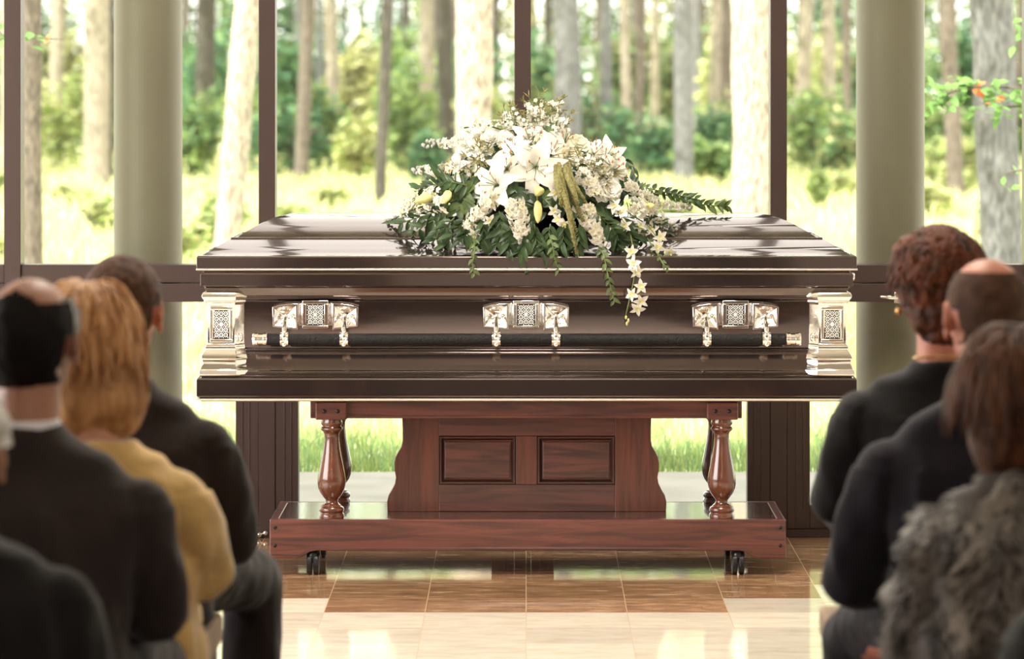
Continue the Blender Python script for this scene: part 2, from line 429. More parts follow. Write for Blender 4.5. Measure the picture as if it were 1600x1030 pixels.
# corner columns
ZE = [(.9196, .010), (.915, .015), (.905, .018), (.8990, .015), (.893, .010), (.8865, .011), (.884, .004), (.878, 0), (.752, 0), (.748, .005), (.741, .007), (.7337, .005), (.7300, .007), (.7233, .012), (.7140, .017), (.7047, .020), (.700, .015), (.688, .014), (.680, .018), (.6700, .021), (.668, .025), (.653, .026), (.647, .020)]
def corner_column(sx, sy):
    c = thing_part('corner_column', casket)
    rings = []
    for z, e in ZE:
        e2 = e
        xo = 1.033+e2; xi = .944-e2*.25; yo = .308+e2*.8; xi2 = .916-e2*.6; yi = .262
        pl = [(xo, .235), (xo, yo), (xi, yo), (xi2, yo-.028), (xi2, yi-.01)]
        rings.append([(sx*a, sy*b, z-Z0) for a, b in pl])
    if sx*sy < 0: pass
    MB().loft(rings).build('column_shaft', M['silver'], c, bevel=.0012, angle=30)
    yf = .308
    fr = MB()
    x0, x1, z0, z1 = .951, 1.025, .757-Z0, .873-Z0
    for a in ((x0, x1, z1-.010, z1), (x0, x1, z0, z0+.010), (x0, x0+.010, z0+.010, z1-.010), (x1-.010, x1, z0+.010, z1-.010)):
        xa, xb = sorted((sx*a[0], sx*a[1])); ya, yb = sorted((sy*yf, sy*(yf+.005)))
        fr.box(xa, xb, ya, yb, a[2], a[3])
    fr.build('panel_frame', M['silver'], c, bevel=.002)
    xa, xb = sorted((sx*(x0+.014), sx*(x1-.014))); ya, yb = sorted((sy*(yf-.001), sy*(yf+.0012)))
    MB().box(xa, xb, ya, yb, z0+.013, z1-.013).build('panel_recess', M['oxidized'], c, False)
    filigree(.044, .086, 3, 5, MB(), sy*(yf+.0022), (z0+z1)/2, sx*(x0+x1)/2).build('filigree', M['satin'], c)
    MB().ell((sx*1.036, sy*.262, .775-Z0), (.006, .012, .014)).build('side_boss', M['silver'], c)
    MB().ell((sx*.925, sy*.30, .772-Z0), (.008, .008, .014)).build('side_boss', M['silver'], c)
def thing_part(name, parent, loc=(0, 0, 0)):
    o = bpy.data.objects.new(name, None); COL.objects.link(o); o.parent = parent; o.location = loc; return o
for sx in (-1, 1):
    for sy in (-1, 1): corner_column(sx, sy)
# swing handles: local origin of casket is (CX,CY,Z0); front face -y
def handle_set(sy):
    ybar = sy*(.33+.030); zb = .7705-Z0
    b = MB(); b.tube([(-.86, ybar, zb), (.86, ybar, zb)], .0185, 24)
    bar = b.build('carrying_bar', M['leather'], casket)
    for s_ in (-1, 1):
        t = MB(); mx = Matrix.Translation((s_*.835, ybar, zb)) @ Matrix.Rotation(s_*PI/2, 4, 'Y')
        t.lathe([(.002, .0), (.0195, .001), (.0215, .003), (.0215, .012), (.019, .014), (.019, .030), (.0215, .032), (.0215, .043), (.018, .048), (.002, .0485)], 24, mx=mx)
        t.build('bar_tip', M['silver'], bar)
    for lx in (491, 822, 1151):
        xc = (lx-VX)/485.2-CX
        lg = thing_part('handle_lug', casket, (xc, 0, 0))
        if sy > 0: lg.rotation_euler = (0, 0, PI)
        y0 = -.33+.030      # front of plate
        cz = .8465-Z0
        pl = MB()
        # centre frame
        for a in ((-.042, .042, .034, .045), (-.042, .042, -.045, -.036), (-.042, -.029, -.036, .034), (.029, .042, -.036, .034)):
            pl.box(a[0], a[1], y0-.004, y0+.02, cz+a[2], cz+a[3])
        pl.box(-.030, .030, y0+.005, y0+.02, cz-.037, cz+.035)
        for s_ in (-1, 1):
            xa, xb = sorted((s_*.042, s_*.057)); pl.box(xa, xb, y0+.002, y0+.02, cz-.036, cz+.036)
            xa, xb = sorted((s_*.046, s_*.053)); pl.box(xa, xb, y0-.001, y0+.02, cz-.034, cz+.034)
        pl.build('lug_plate', M['silver'], lg, bevel=.0015)
        MB().box(-.029, .029, y0+.001, y0+.006, cz-.036, cz+.034).build('recess', M['oxidized'], lg, False)
        filigree(.050, .062, 3, 4, MB(), y0, cz-.001, 0).build('filigree', M['satin'], lg)
        for s_ in (-1, 1):
            # dished wing: raised rim falling to a deep centre
            O = [(.056, -.050), (.137, -.040), (.139, .024), (.115, .031), (.085, .035), (.056, .036)]
            I1 = [(.063, -.043), (.131, -.034), (.132, .019), (.113, .025), (.086, .028), (.063, .029)]
            I2 = [(.092, -.012), (.100, -.012), (.102, -.004), (.098, 0), (.094, 0), (.091, -.004)]
            wv = MB(); rings = [[(s_*x, y0+.022, cz+z) for x, z in O], [(s_*x, y0-.004, cz+z) for x, z in O], [(s_*x, y0-.004, cz+z) for x, z in I1], [(s_*x, y0+.016, cz+z) for x, z in I2]]
            wv.loft(rings, cap=True); wv.build('lug_wing', M['silver'], lg, bevel=.0012, angle=25)
            ar = MB(); ax = s_*.096; yb_ = -.33-.030
            ar.ell((ax, y0-.006, cz-.006), (.0095, .0095, .0095), 0, 14, 10)
            ar.ell((ax-.010, y0-.006, cz-.010), (.006, .005, .006), 0, 10, 8).ell((ax+.010, y0-.006, cz-.010), (.006, .005, .006), 0, 10, 8)
            ar.tube([(ax, y0-.008, cz-.008), (ax, y0-.022, cz-.025), (ax, yb_-.010, cz-.042), (ax, yb_-.012, cz-.052)], [.006, .0075, .008, .007], 12)
            mr = Matrix.Translation((ax, yb_, zb)) @ Matrix.Rotation(PI/2, 4, 'Y')
            ar.lathe([(.0186, -.0145), (.0225, -.013), (.0225, -.006), (.0205, -.004), (.0205, .004), (.0225, .006), (.0225, .013), (.0186, .0145)], 24, mx=mr)
            ar.ell((ax, yb_-.019, zb+.012), (.0085, .006, .016), 0, 12, 8)
            ar.ell((ax, yb_-.016, zb-.016), (.0075, .006, .008), 0, 12, 8)
            ar.build('swing_arm', M['silver'], lg, angle=50)
handle_set(-1); handle_set(1)
k = MB(); k.lathe([(.009, 0), (.009, .012), (.013, .013), (.013, .022), (.010, .025), (.001, .0255)], 16, mx=Matrix.Translation((1.054, -.10, .957-Z0)) @ Matrix.Rotation(PI/2, 4, 'Y'))
k.build('locking_key', M['silver'], casket)
for hx_ in (-.62, -.2, .3, .7):
    MB().tube([(hx_-.03, .325, .992-Z0), (hx_+.03, .325, .992-Z0)], .006, 10).build('hinge', M['silver'], casket)

# ------------------------------------------------------------------ bier (wooden casket stand)
bier = thing('bier', 'mahogany casket stand with turned balusters on a low platform with casters', 'casket stand', (0, .29, 0))
BY0, BY1 = .03-.29, .55-.29
sB = FPX/(DIST+.03)
def bx(px): return (px-VX)/sB
def bz(py): return EYE-(py-VY)/sB
zt = bz(812); zb_ = bz(872); x0, x1 = bx(421), bx(1228)
def apron(y0, y1, name):
    # board with a raised, ogee-cornered lower edge
    zc = bz(861)
    pts = [(x0, zt), (x0, zb_), (x0+.095, zb_), (x0+.108, zb_+.004), (x0+.13, zc-.004), (x0+.15, zc), (x1-.15, zc), (x1-.13, zc-.004), (x1-.108, zb_+.004), (x1-.095, zb_), (x1, zb_), (x1, zt)]
    mb = MB(); mb.loft([[(x, y0, z) for x, z in pts], [(x, y1, z) for x, z in pts]])
    return mb.build(name, M['wood'], bier, smooth=False, bevel=.004)
ap = apron(BY0, BY0+.028, 'front_apron'); apron(BY1-.028, BY1, 'rear_apron')
# scribed line along the lower edge
zc = bz(861)
g = MB(); path = [(x0+.004, zb_+.012), (x0+.098, zb_+.012), (x0+.135, zc+.009), (x1-.135, zc+.009), (x1-.098, zb_+.012), (x1-.004, zb_+.012)]
g.tube([(x, BY0+.0002, z) for x, z in path], .0022, 6); g.build('edge_bead', M['wood_dark'], ap)
for s_ in (x0+.018, x1-.018):
    for zz in (zt-.026, zt-.084):
        MB().ell((s_, BY0-.001, zz), (.0062, .004, .0062), 0, 12, 8).build('bolt_head', M['bolt'], bier)
MB().box(x0+.001, x0+.029, BY0+.029, BY1-.029, zb_+.02, zt-.001).build('side_apron', M['wood'], bier, False, bevel=.003)
MB().box(x1-.029, x1-.001, BY0+.029, BY1-.029, zb_+.02, zt-.001).build('side_apron', M['wood'], bier, False, bevel=.003)
M['shelf'] = mat('mahogany_shelf', (.055, .022, .016), .22, var=.3, scale=5, coat=.8, stretch=(1, 8, 8))
MB().box(x0+.0295, x1-.0295, BY0+.0285, BY1-.0285, zt-.022, zt-.0005).build('platform', M['shelf'], bier, False, bevel=.002)
# upper frame
rz0, rz1 = bz(655), .5648
rx0, rx1 = bx(484), bx(1160)
for y0, y1 in ((BY0+.022, BY0+.055), (BY1-.055, BY1-.022)):
    r = MB(); r.box(rx0, rx1, y0, y1, rz0, rz1); o = r.build('top_rail', M['wood'], bier, False, bevel=.003)
    MB().box(rx0+.001, rx1-.001, min(y0, y1)-.004, min(y0, y1), rz0+.001, rz0+.009).build('rail_bead', M['wood'], o, False, bevel=.0015)
for xa in (rx0, rx1-.04):
    MB().box(xa+.001, xa+.039, BY0+.0555, BY1-.0555, rz0+.002, rz1-.001).build('cross_rail', M['wood'], bier, False, bevel=.003)
bxs = (bx(517), bx(1129))
H = [(.0150, 0), (.0400, 0), (.0410, .004), (.0400, .012), (.0370, .016), (.0390, .019), (.0400, .026), (.0385, .034), (.0330, .040), (.0260, .045), (.0210, .050), (.0195, .057), (.0210, .062)]
def baluster_profile(zlo, zhi):
    h = zhi-zlo
    q = [(.012, 0), (.0400, 0), (.0415, .02), (.0400, .045), (.0370, .055), (.0370, .062), (.0400, .072), (.0405, .095), (.0370, .115), (.0300, .125), (.0300, .135), (.0240, .145), (.0200, .165), (.0200, .185), (.0250, .205),
         (.0360, .250), (.0430, .300), (.0460, .350), (.0455, .400), (.0430, .450), (.0390, .510), (.0345, .580), (.0300, .650), (.0260, .730), (.0235, .800), (.0235, .840), (.0265, .865), (.0320, .880), (.0360, .895), (.0340, .912), (.0300, .920), (.0300, .930), (.0345, .945), (.0350, .965), (.0330, .985), (.0330, 1.0), (.012, 1.0)]
    return [(r, zlo+t*h) for r, t in q]
for xx in bxs:
    for yy in (BY0+.048, BY1-.048):
        bl = MB().lathe(baluster_profile(zt-.001, rz0-.002), 40, mx=Matrix.Translation((xx, yy, 0))).build('baluster', M['wood_turned'], bier, angle=60)
        hh = .0505
        blk = MB().box(xx-hh, xx+hh, yy-.046, yy+.046, rz0-.003, rz1-.003).build('corner_block', M['wood'], bier, False, bevel=.004)
        fy = yy-.046 if yy < 0 else yy+.046
        for s_ in (-.022, .022):
            MB().ell((xx+s_, fy, rz0+.025), (.0068, .004, .0068), 0, 12, 8).build('bolt_head', M['bolt'], blk)
# centre panel
sP = FPX/(DIST+.26)
def pxx(px): return (px-VX)/sP
def pzz(py): return EYE-(py-VY)/sP
L_ = [(628, 652), (629, 672), (629, 688), (627, 698), (622, 706), (618, 714), (616, 724), (616.5, 736), (618.5, 746), (617, 756), (612, 766), (607, 774), (604.5, 784), (605, 800)]
R_ = [(2*823-x, y) for x, y in reversed(L_)]
yP = .26-.29
out = L_+R_
zlow = zt
pts = [(pxx(x), pzz(y)) for x, y in out]; pts = [(x, max(z, zlow)) for x, z in pts]
zbot = min(p[1] for p in pts)
pts = [(x, zt-.0005 if abs(z-zbot) < 1e-4 else z) for x, z in pts]
# front board is built with two openings so the recessed fields really sit back
def cp_panel():
    mb = MB(); mb.loft([[(x, yP+.006, z) for x, z in pts], [(x, yP+.045, z) for x, z in pts]])
    o = mb.build('centre_panel', M['woodz'], bier, smooth=False, bevel=.003)
    return o
cpn = cp_panel()
zs = [pzz(681), pzz(757)]
xs_ = [pxx(686), pxx(806), pxx(839), pxx(961)]
def board(name, poly, mt, y0=yP-.006, y1=yP+.0055):
    return MB().loft([[(x, y0, z) for x, z in poly], [(x, y1, z) for x, z in poly]]).build(name, mt, cpn, smooth=False, bevel=.0015)
half = len(L_)
left_poly = [p for p in pts[:half]]
lx = xs_[0]; rx_ = xs_[3]
board('stile', [(lx, left_poly[0][1])]+[(x+.001, z) for x, z in left_poly]+[(lx, left_poly[-1][1])], M['woodz'])
rp_ = pts[half:]
board('stile', [(x-.001, z) for x, z in rp_]+[(rx_, rp_[-1][1]), (rx_, rp_[0][1])], M['woodz'])
board('rail', [(lx+.0005, pts[0][1]), (lx+.0005, zs[0]), (rx_-.0005, zs[0]), (rx_-.0005, pts[0][1])], M['wood'])
board('rail', [(lx+.0005, zs[1]), (lx+.0005, zt), (rx_-.0005, zt), (rx_-.0005, zs[1])], M['wood'])
board('muntin_board', [(xs_[1], zs[0]-.0005), (xs_[1], zs[1]+.0005), (xs_[2], zs[1]+.0005), (xs_[2], zs[0]-.0005)], M['woodz'])
for a, b in ((xs_[0], xs_[1]), (xs_[2], xs_[3])):
    fm = MB()
    z1_, z0_ = zs
    rr = [[(a+d, y, z0_+d), (b-d, y, z0_+d), (b-d, y, z1_-d), (a+d, y, z1_-d)] for d, y in ((0.0005, yP-.003), (.003, yP-.0085), (.008, yP-.0085), (.011, yP-.002), (.016, yP+.0058))]
    fm.loft(rr, cap=False); fm.build('panel_molding', M['wood_dark'], cpn, angle=30)
    MB().box(a+.019, b-.019, yP-.001, yP+.0058, z0_+.019, z1_-.019).build('raised_field', M['wood'], cpn, False, bevel=.003)
# casters
for xx in (bx(488), bx(1154)):
    for yy in (BY0+.04, BY1-.05):
        cs = thing_part('caster', bier, (xx, yy, 0))
        wp_ = [(.004, 0), (.034, 0), (.0368, .003), (.0368, .014), (.034, .017), (.004, .017)]
        for ox in (-.0195, .0025):
            MB().lathe(wp_, 32, mx=Matrix.Translation((ox, 0, .037)) @ Matrix.Rotation(PI/2, 4, 'Y')).build('wheel', M['rubber'], cs)
        MB().tube([(0, .0, .037), (0, .0, zt-.023)], .0022, 8).ell((0, 0, .062), (.023, .030, .026), 0, 18, 12).tube([(0, 0, .07), (0, 0, zt-.023)], .014, 14).build('fork', M['rubber'], cs)

# ------------------------------------------------------------------ flower spray on the lid
rnd = random.Random(7)
def patch(L, W, bend=0.5, cup=.1, a0=0.0, tip=1.0, nu=7, nv=3, wave=0.0, ph=0.0):
    """petal or leaf: from the origin along +X, upper face +Z"""
    V = []; F = []; x = z = 0; th = a0
    for i in range(nu+1):
        u = i/nu
        wd = W/2*(math.sin(PI*min(1, u**(.75*tip)*.985+.02))**.8 if u < 1 else .03)
        wd = max(wd, W*.03)
        for j in range(-nv, nv+1):
            v = j/nv
            zz = cup*W*(v*v)*math.sin(PI*min(1, u+.15)) + wave*W*math.sin(9*u+ph+3*v)*abs(v)
            V.append((x-math.sin(th)*zz, v*wd, z+math.cos(th)*zz))
        x += L/nu*math.cos(th); z += L/nu*math.sin(th); th -= bend/nu
    k = 2*nv+1
    for i in range(nu):
        for j in range(k-1):
            a = i*k+j; F.append((a, a+1, a+1+k, a+k))
    return V, F
def frame(d, roll=0.0):
    d = Vector(d).normalized()
    return d.to_track_quat('Z', 'Y').to_matrix().to_4x4() @ Matrix.Rotation(roll, 4, 'Z')
def bloom(mb, c, d, R, n=6, W=.45, a0=.9, bend=1.2, mi=0, roll=0, wave=.02, cup=.12, jit=.12, inner=None):
    F0 = Matrix.Translation(c) @ frame(d, roll)
    for k_ in range(n):
        off = 0 if k_ % 2 == 0 else -.06
        V, F = patch(R, R*W*(1.1 if k_ % 2 else .85), bend*(1+rnd.uniform(-jit, jit)), cup, a0+off+rnd.uniform(-jit, jit)*.6, wave=wave, ph=k_)
        mb.add(V, F, mi, F0 @ Matrix.Rotation(2*PI*k_/n+rnd.uniform(-.1, .1), 4, 'Z'))
spray = thing('casket_spray', 'mounded spray of white lilies, orchids and greenery lying on the casket lid', 'flower arrangement', (.03, .33, 1.165))
SO = Vector((.03, .33, 1.165))
def SP(px, py, dy=0.0):
    """point on the mound's visible surface"""
    # mound: half-ellipsoid, centre on the crown; find depth at which this sight line meets it
    Rx, Ry, Rz = .52, .34, .36
    c0 = Vector((.03, .33, 1.14))
    best = None
    for i in range(60):
        Y = .33-.36+i*.36/59
        p = P(px, py, Y); q = p-c0
        if (q.x/Rx)**2+(q.y/Ry)**2+(q.z/Rz)**2 <= 1:
            best = p; break
    if best is None: best = P(px, py, .27)
    best = Vector(best)
    best.y += dy
    return best-SO
def lidz(Y):            # height of the casket's surface at depth Y
    ins = -(Y) if Y < .33 else -(.66-Y)
    for (a, za), (b, zb) in zip(lid[3:-1], lid[4:]):
        if b <= ins <= a: return za+(zb-za)*((ins-a)/(b-a) if b != a else 0)
    return 1.165
def outward(p, up=.35):
    q = p+SO-Vector((.03, .40, 1.16)); q.z += up*.2; q.y -= .12
    return q.normalized()
def lily(px, py, R, d=None, dy=0, cream=False):
    p = SP(px, py, dy); d = d or outward(p)
    mb = MB(); bloom(mb, p-Vector(d).normalized()*.03, d, R, 6, .46, .95, 1.5, wave=.03, jit=.18, roll=rnd.uniform(0, 1))
    o = mb.build('lily', M['petal_cream'] if cream else M['petal'], spray, angle=180)
    st = MB(); F0 = Matrix.Translation(p-Vector(d).normalized()*.03) @ frame(d)
    for k_ in range(6):
        a = 2*PI*k_/6+.3; e = Vector((math.cos(a)*R*.28, math.sin(a)*R*.28, R*.62))
        pt = [F0 @ Vector((0, 0, 0)), F0 @ (e*.6+Vector((0, 0, .004))), F0 @ e]
        st.tube(pt, .0011, 5, 0)
        st.ell(pt[-1], (.0024, .0024, .005), 1, 6, 5)
    st.tube([F0 @ Vector((0, 0, 0)), F0 @ Vector((0, 0, R*.7))], .0016, 5, 0)
    st.build('stamens', [M['stem'], M['anther']], o)
    return o
for a in ((838, 262, .125, (.05, -1, -.05)), (832, 222, .11, (.0, -.8, .75)), (772, 288, .115, (-.55, -.9, .15)), (865, 238, .095, (.5, -.8, .5)), (708, 262, .08, (-.8, -.5, .3)), (800, 236, .095, (-.5, -.7, .6)), (790, 262, .085, (-.2, -1, .3)), (950, 246, .095, (.5, -.8, .4)), (965, 268, .085, (.8, -.7, .1)), (930, 232, .08, (.2, -.6, .8)), (885, 215, .07, (.3, -.6, .8))):
    lily(*a)
# ruffled roses / gladiolus florets
def rose(px, py, R, m='petal'):
    p = SP(px, py); d = outward(p); mb = MB()
    for lay, (n, s_, a0) in enumerate(((3, .45, 1.5), (4, .65, 1.25), (5, .85, .95), (6, 1.0, .6))):
        bloom(mb, p-d*.02, d, R*s_, n, 1.15, a0, .5, roll=lay*.7, wave=.06, cup=.35)
    mb.build('rose', M[m], spray, angle=180)
for a in ((891, 240, .045, 'petal_cream'), (962, 252, .048), (955, 296, .048), (940, 300, .04), (905, 222, .042, 'petal_cream'), (765, 214, .042), (748, 204, .036), (788, 214, .04), (742, 226, .036), (718, 240, .032)):
    rose(*a)
def spike(pts, r0, r1, n, name='stock_spike', mats=('petal', 'petal_cream', 'greyflo'), tipgrey=.25, fs=.016):
    """a stem thick with small ruffled blossoms, grey buds at the tip"""
    pts = [Vector(p) for p in pts]; mb = MB()
    mb.tube(pts, .003, 6, 3)
    for i in range(n):
        t = (i+.5)/n; k_ = t*(len(pts)-1); a = int(k_); f = k_-a
        q = pts[a].lerp(pts[min(a+1, len(pts)-1)], f); tg = (pts[min(a+1, len(pts)-1)]-pts[a]).normalized()
        r = r0+(r1-r0)*t
        s_ = Vector((rnd.gauss(0, 1), rnd.gauss(0, 1)-.6, rnd.gauss(0, 1))); s_ -= s_.dot(tg)*tg; s_.normalize()
        c = q+s_*r*rnd.uniform(.55, 1.0)
        dd = (s_+tg*.35).normalized()
        if t > 1-tipgrey:
            mb.ell(c, (fs*.36, fs*.36, fs*.42), 2, 6, 5)
        else:
            bloom(mb, c, dd, fs*rnd.uniform(.8, 1.2), 5, .8, .7, .9, mi=1 if rnd.random() < .3 else 0, roll=rnd.random()*6, cup=.25)
            mb.ell(c+dd*.004, (.0022, .0022, .003), 1, 5, 4)
    return mb.build(name, [M[k_] for k_ in mats]+[M['stem']], spray, angle=180)
def S2(*pp): return [SP(*p) for p in pp]
spike(S2((775, 225, .03), (735, 218), (700, 222), (662, 226, -.02)), .030, .010, 60)
spike(S2((790, 205), (760, 195), (725, 200, .02)), .030, .018, 40, tipgrey=0)
spike(S2((715, 268, .03), (690, 266), (665, 266), (645, 267)), .024, .008, 42)
spike(S2((700, 318), (668, 320), (640, 330), (603, 348)), .028, .009, 60)
spike(S2((690, 300), (660, 306), (628, 326)), .022, .010, 40, tipgrey=.1)
spike(S2((772, 300), (757, 322), (738, 345), (712, 380, .01)), .030, .013, 64)
spike(S2((800, 316), (810, 335), (813, 360), (816, 378)), .036, .018, 66, tipgrey=.18, fs=.018)
spike(S2((910, 320), (922, 345), (932, 365), (948, 390)), .034, .016, 64, tipgrey=.2, fs=.018)
spike(S2((985, 320), (1008, 330), (1030, 340), (1056, 358)), .030, .010, 54, fs=.018)
spike(S2((975, 285), (1000, 298), (1030, 316)), .022, .010, 36)
spike(S2((905, 268), (925, 285), (930, 305)), .032, .02, 52, tipgrey=0)
spike(S2((995, 310), (1030, 318), (1065, 326), (1080, 322)), .018, .008, 30)
spike(S2((850, 222), (820, 205), (800, 190)), .026, .014, 40, tipgrey=0)
# dendrobium orchids: star-shaped small blossoms on arching stems
def orchid_spray(pts, blooms, R=.026):
    mb = MB(); mb.tube([Vector(p) for p in pts], .0022, 6, 1)
    for c, d in blooms:
        bloom(mb, c, d, R*rnd.uniform(.85, 1.1), 5, .55, .45, .7, roll=rnd.random()*6, jit=.2)
        bloom(mb, Vector(c)+Vector(d).normalized()*.003, d, R*.42, 3, .7, .8, .9, mi=2)
    for k_ in range(3):
        e = Vector(pts[-1])+Vector((rnd.uniform(-.012, .012), 0, -.010*k_))
        mb.ell(e, (.004, .004, .007), 2, 6, 5)
    return mb.build('orchid_spray', [M['petal'], M['stem'], M['yellow']], spray, angle=180)
def hang(px, py): return P(px, py, -.040)-SO
def lipp(px, py, dy=0): return P(px, py, .02+dy)-SO
orchid_spray([SP(965, 330), SP(985, 365), hang(992, 405), hang(990, 440), hang(982, 475), hang(977, 496)],
             [(hang(986, 394), (.3, -1, .1)), (hang(990, 412), (-.4, -1, 0)), (hang(994, 424), (.4, -1, -.3)), (hang(1000, 448), (.5, -1, .1)), (hang(988, 460), (-.5, -1, -.1)), (hang(1001, 470), (.2, -1, -.4)), (hang(996, 482), (.1, -1, -.6))], .028)
orchid_spray([SP(950, 310), SP(985, 335), SP(1010, 350), lipp(1030, 375), lipp(1044, 395)],
             [(SP(969, 330), (.2, -1, .2)), (SP(976, 352), (-.1, -1, -.1)), (SP(960, 322), (-.3, -1, .2)), (SP(1000, 354), (.2, -1, 0)), (SP(1016, 358), (.4, -1, .2)), (lipp(1031, 370), (.4, -1, -.2)), (lipp(1045, 394), (.5, -1, -.5)), (lipp(1028, 385), (0, -1, -.5))], .030)
orchid_spray([SP(850, 310), SP(868, 330), SP(880, 350)], [(SP(866, 302), (.2, -1, .3)), (SP(866, 330), (.1, -1, 0)), (SP(880, 350), (.2, -1, -.3)), (SP(872, 342), (-.3, -1, -.2))], .027)
orchid_spray([SP(770, 300), SP(757, 330), SP(745, 360)], [(SP(770, 318), (-.2, -1, .1)), (SP(752, 335), (-.3, -1, 0)), (SP(765, 345), (.2, -1, -.2)), (SP(738, 352), (-.5, -1, -.2)), (SP(742, 365), (-.1, -1, -.5)), (SP(780, 310), (.2, -1, .1))], .028)
# lily buds
def bud(px, py, d, L, r):
    p = SP(px, py, -.02); d = Vector(d).normalized(); F0 = Matrix.Translation(p-d*L*.5) @ frame(d)
    mb = MB(); prof = [(r*.25, 0), (r*.75, L*.12), (r, L*.35), (r*.95, L*.6), (r*.55, L*.86), (r*.1, L)]
    rings = []
    for rr, z in prof:
        rings.append([(rr*(1+.12*math.cos(3*2*PI*j/18))*math.cos(2*PI*j/18), rr*(1+.12*math.cos(3*2*PI*j/18))*math.sin(2*PI*j/18), z) for j in range(18)])
    mb.loft(rings, mx=F0)
    o = mb.build('lily_bud', M['yellow'], spray, angle=180)
    MB().tube([F0 @ Vector((0, 0, .004)), F0 @ Vector((0, 0, -.04))], .003, 6).build('bud_stem', M['stem'], o)
bud(666, 309, (-1, -.4, -.35), .085, .017); bud(698, 308, (-.35, -.7, -.8), .055, .014); bud(842, 298, (.1, -1, .1), .05, .017); bud(840, 331, (.02, -.35, -1), .075, .014)
bud(1012, 322, (.9, -.5, .2), .05, .012)
# hanging amaranthus
am = MB()
for k_, (xa, ya, xb, yb, dy, r) in enumerate(((872, 250, 905, 396, -.01, .0075), (880, 248, 912, 345, 0, .008), (866, 258, 888, 335, -.01, .008), (888, 252, 920, 330, .01, .007), (874, 262, 897, 362, -.02, .0075), (884, 262, 905, 330, -.02, .008), (868, 268, 880, 322, -.02, .007))):
    pts_ = []
    for i in range(14):
        t = i/13; x = xa+(xb-xa)*(t**1.3)+2.5*math.sin(5*t+k_); y = ya+(yb-ya)*t
        q = SP(x, y, dy-.03*math.sin(PI*t)-.012); pts_.append(q)
    am.tube(pts_, [r*(.55+.6*math.sin(PI*min(1, i/13*.9+.15)))*(1+.12*(i % 2)) for i in range(14)], 10)
    for i in range(90):
        t = rnd.random()*12.99; a = int(t); q = pts_[a].lerp(pts_[a+1], t-a)
        s_ = Vector((rnd.gauss(0, 1), rnd.gauss(0, 1), rnd.gauss(0, .4))).normalized()
        am.ell(q+s_*r*.8, (.0035, .0035, .0035), 0, 5, 4)
am.build('amaranthus_tassel', M['olive'], spray, angle=180)
# waxflower and greenery sprigs at the top
def wax(px, py, n, spread, up=(0, -.2, 1), L=.08):
    mb = MB(); p = SP(px, py, .03)
    for i in range(n):
        d = (Vector(up)+Vector((rnd.gauss(0, spread), rnd.gauss(0, spread), rnd.gauss(0, spread*.5)))).normalized()
        e = p+d*L*rnd.uniform(.5, 1.1); mb.tube([p-d*.02, p.lerp(e, .5)+Vector((0, 0, .004)), e], .0012, 5, 1)
        for j in range(7):
            q = p.lerp(e, rnd.uniform(.35, 1))+Vector((rnd.gauss(0, .008), rnd.gauss(0, .008), rnd.gauss(0, .008)))
            if rnd.random() < .7: bloom(mb, q, (rnd.gauss(0, .5), -1, rnd.gauss(.4, .5)), .0085, 5, .9, .35, .4, mi=0)
            else:
                V, F = patch(.028, .005, .3, .1, .2); mb.add(V, F, 2, Matrix.Translation(q) @ frame((rnd.gauss(0, 1), -1, rnd.gauss(1, 1))))
        for j in range(5):
            V, F = patch(.030, .004, .3, .1, .9); mb.add(V, F, 2, Matrix.Translation(e) @ frame(d, rnd.random()*6))
    mb.build('waxflower_sprig', [M['petal'], M['stem'], M['olive']], spray, angle=180)
for a in ((825, 212, 9, .45, (-.1, -.2, 1), .10), (843, 205, 9, .4, (.15, -.2, 1), .12), (803, 212, 8, .4, (-.35, -.2, 1), .09), (865, 212, 8, .4, (.45, -.2, 1), .10), (835, 198, 7, .3, (.1, 0, 1), .115),
          (925, 262, 9, .8, (.2, -1, .3), .05), (905, 255, 8, .8, (0, -1, .4), .05), (750, 238, 7, .8, (-.3, -1, .5), .05), (935, 275, 8, .8, (.3, -1, 0), .05), (745, 250, 6, .7, (-.3, -1, .3), .05), (740, 265, 6, .7, (-.6, -1, .1), .05)):
    wax(*a)
# leafy sprigs
def sprig(pts, n, L, W, m='leaf', droop=.5, name='leaf_sprig', stem='stem', spread=.9):
    pts = [Vector(p) for p in pts]; mb = MB(); mb.tube(pts, .0022, 6, 1)
    for i in range(n):
        t = (i+.6)/n*(len(pts)-1); a = min(int(t), len(pts)-2); f = t-a
        q = pts[a].lerp(pts[a+1], f); tg = (pts[a+1]-pts[a]).normalized()
        side = 1 if i % 2 else -1
        s_ = tg.cross(Vector((0, -1, .2))).normalized()*side
        d = (tg*.8+s_*spread+Vector((rnd.gauss(0, .2), rnd.gauss(-.1, .25), -droop*.5+rnd.gauss(0, .2)))).normalized()
        nn = Vector((0, -1, .5))+Vector((rnd.gauss(0, .3), 0, rnd.gauss(0, .3)))
        y_ = nn.cross(d).normalized(); z_ = d.cross(y_)
        R_m = Matrix((d, y_, z_)).transposed().to_4x4()
        V, F = patch(L*rnd.uniform(.75, 1.15), W*rnd.uniform(.8, 1.15), .6, .18, .15, tip=.9, nu=6, nv=2)
        mb.add(V, F, 0, Matrix.Translation(q) @ R_m)
    return mb.build(name, [M[m], M[stem]], spray, angle=180)
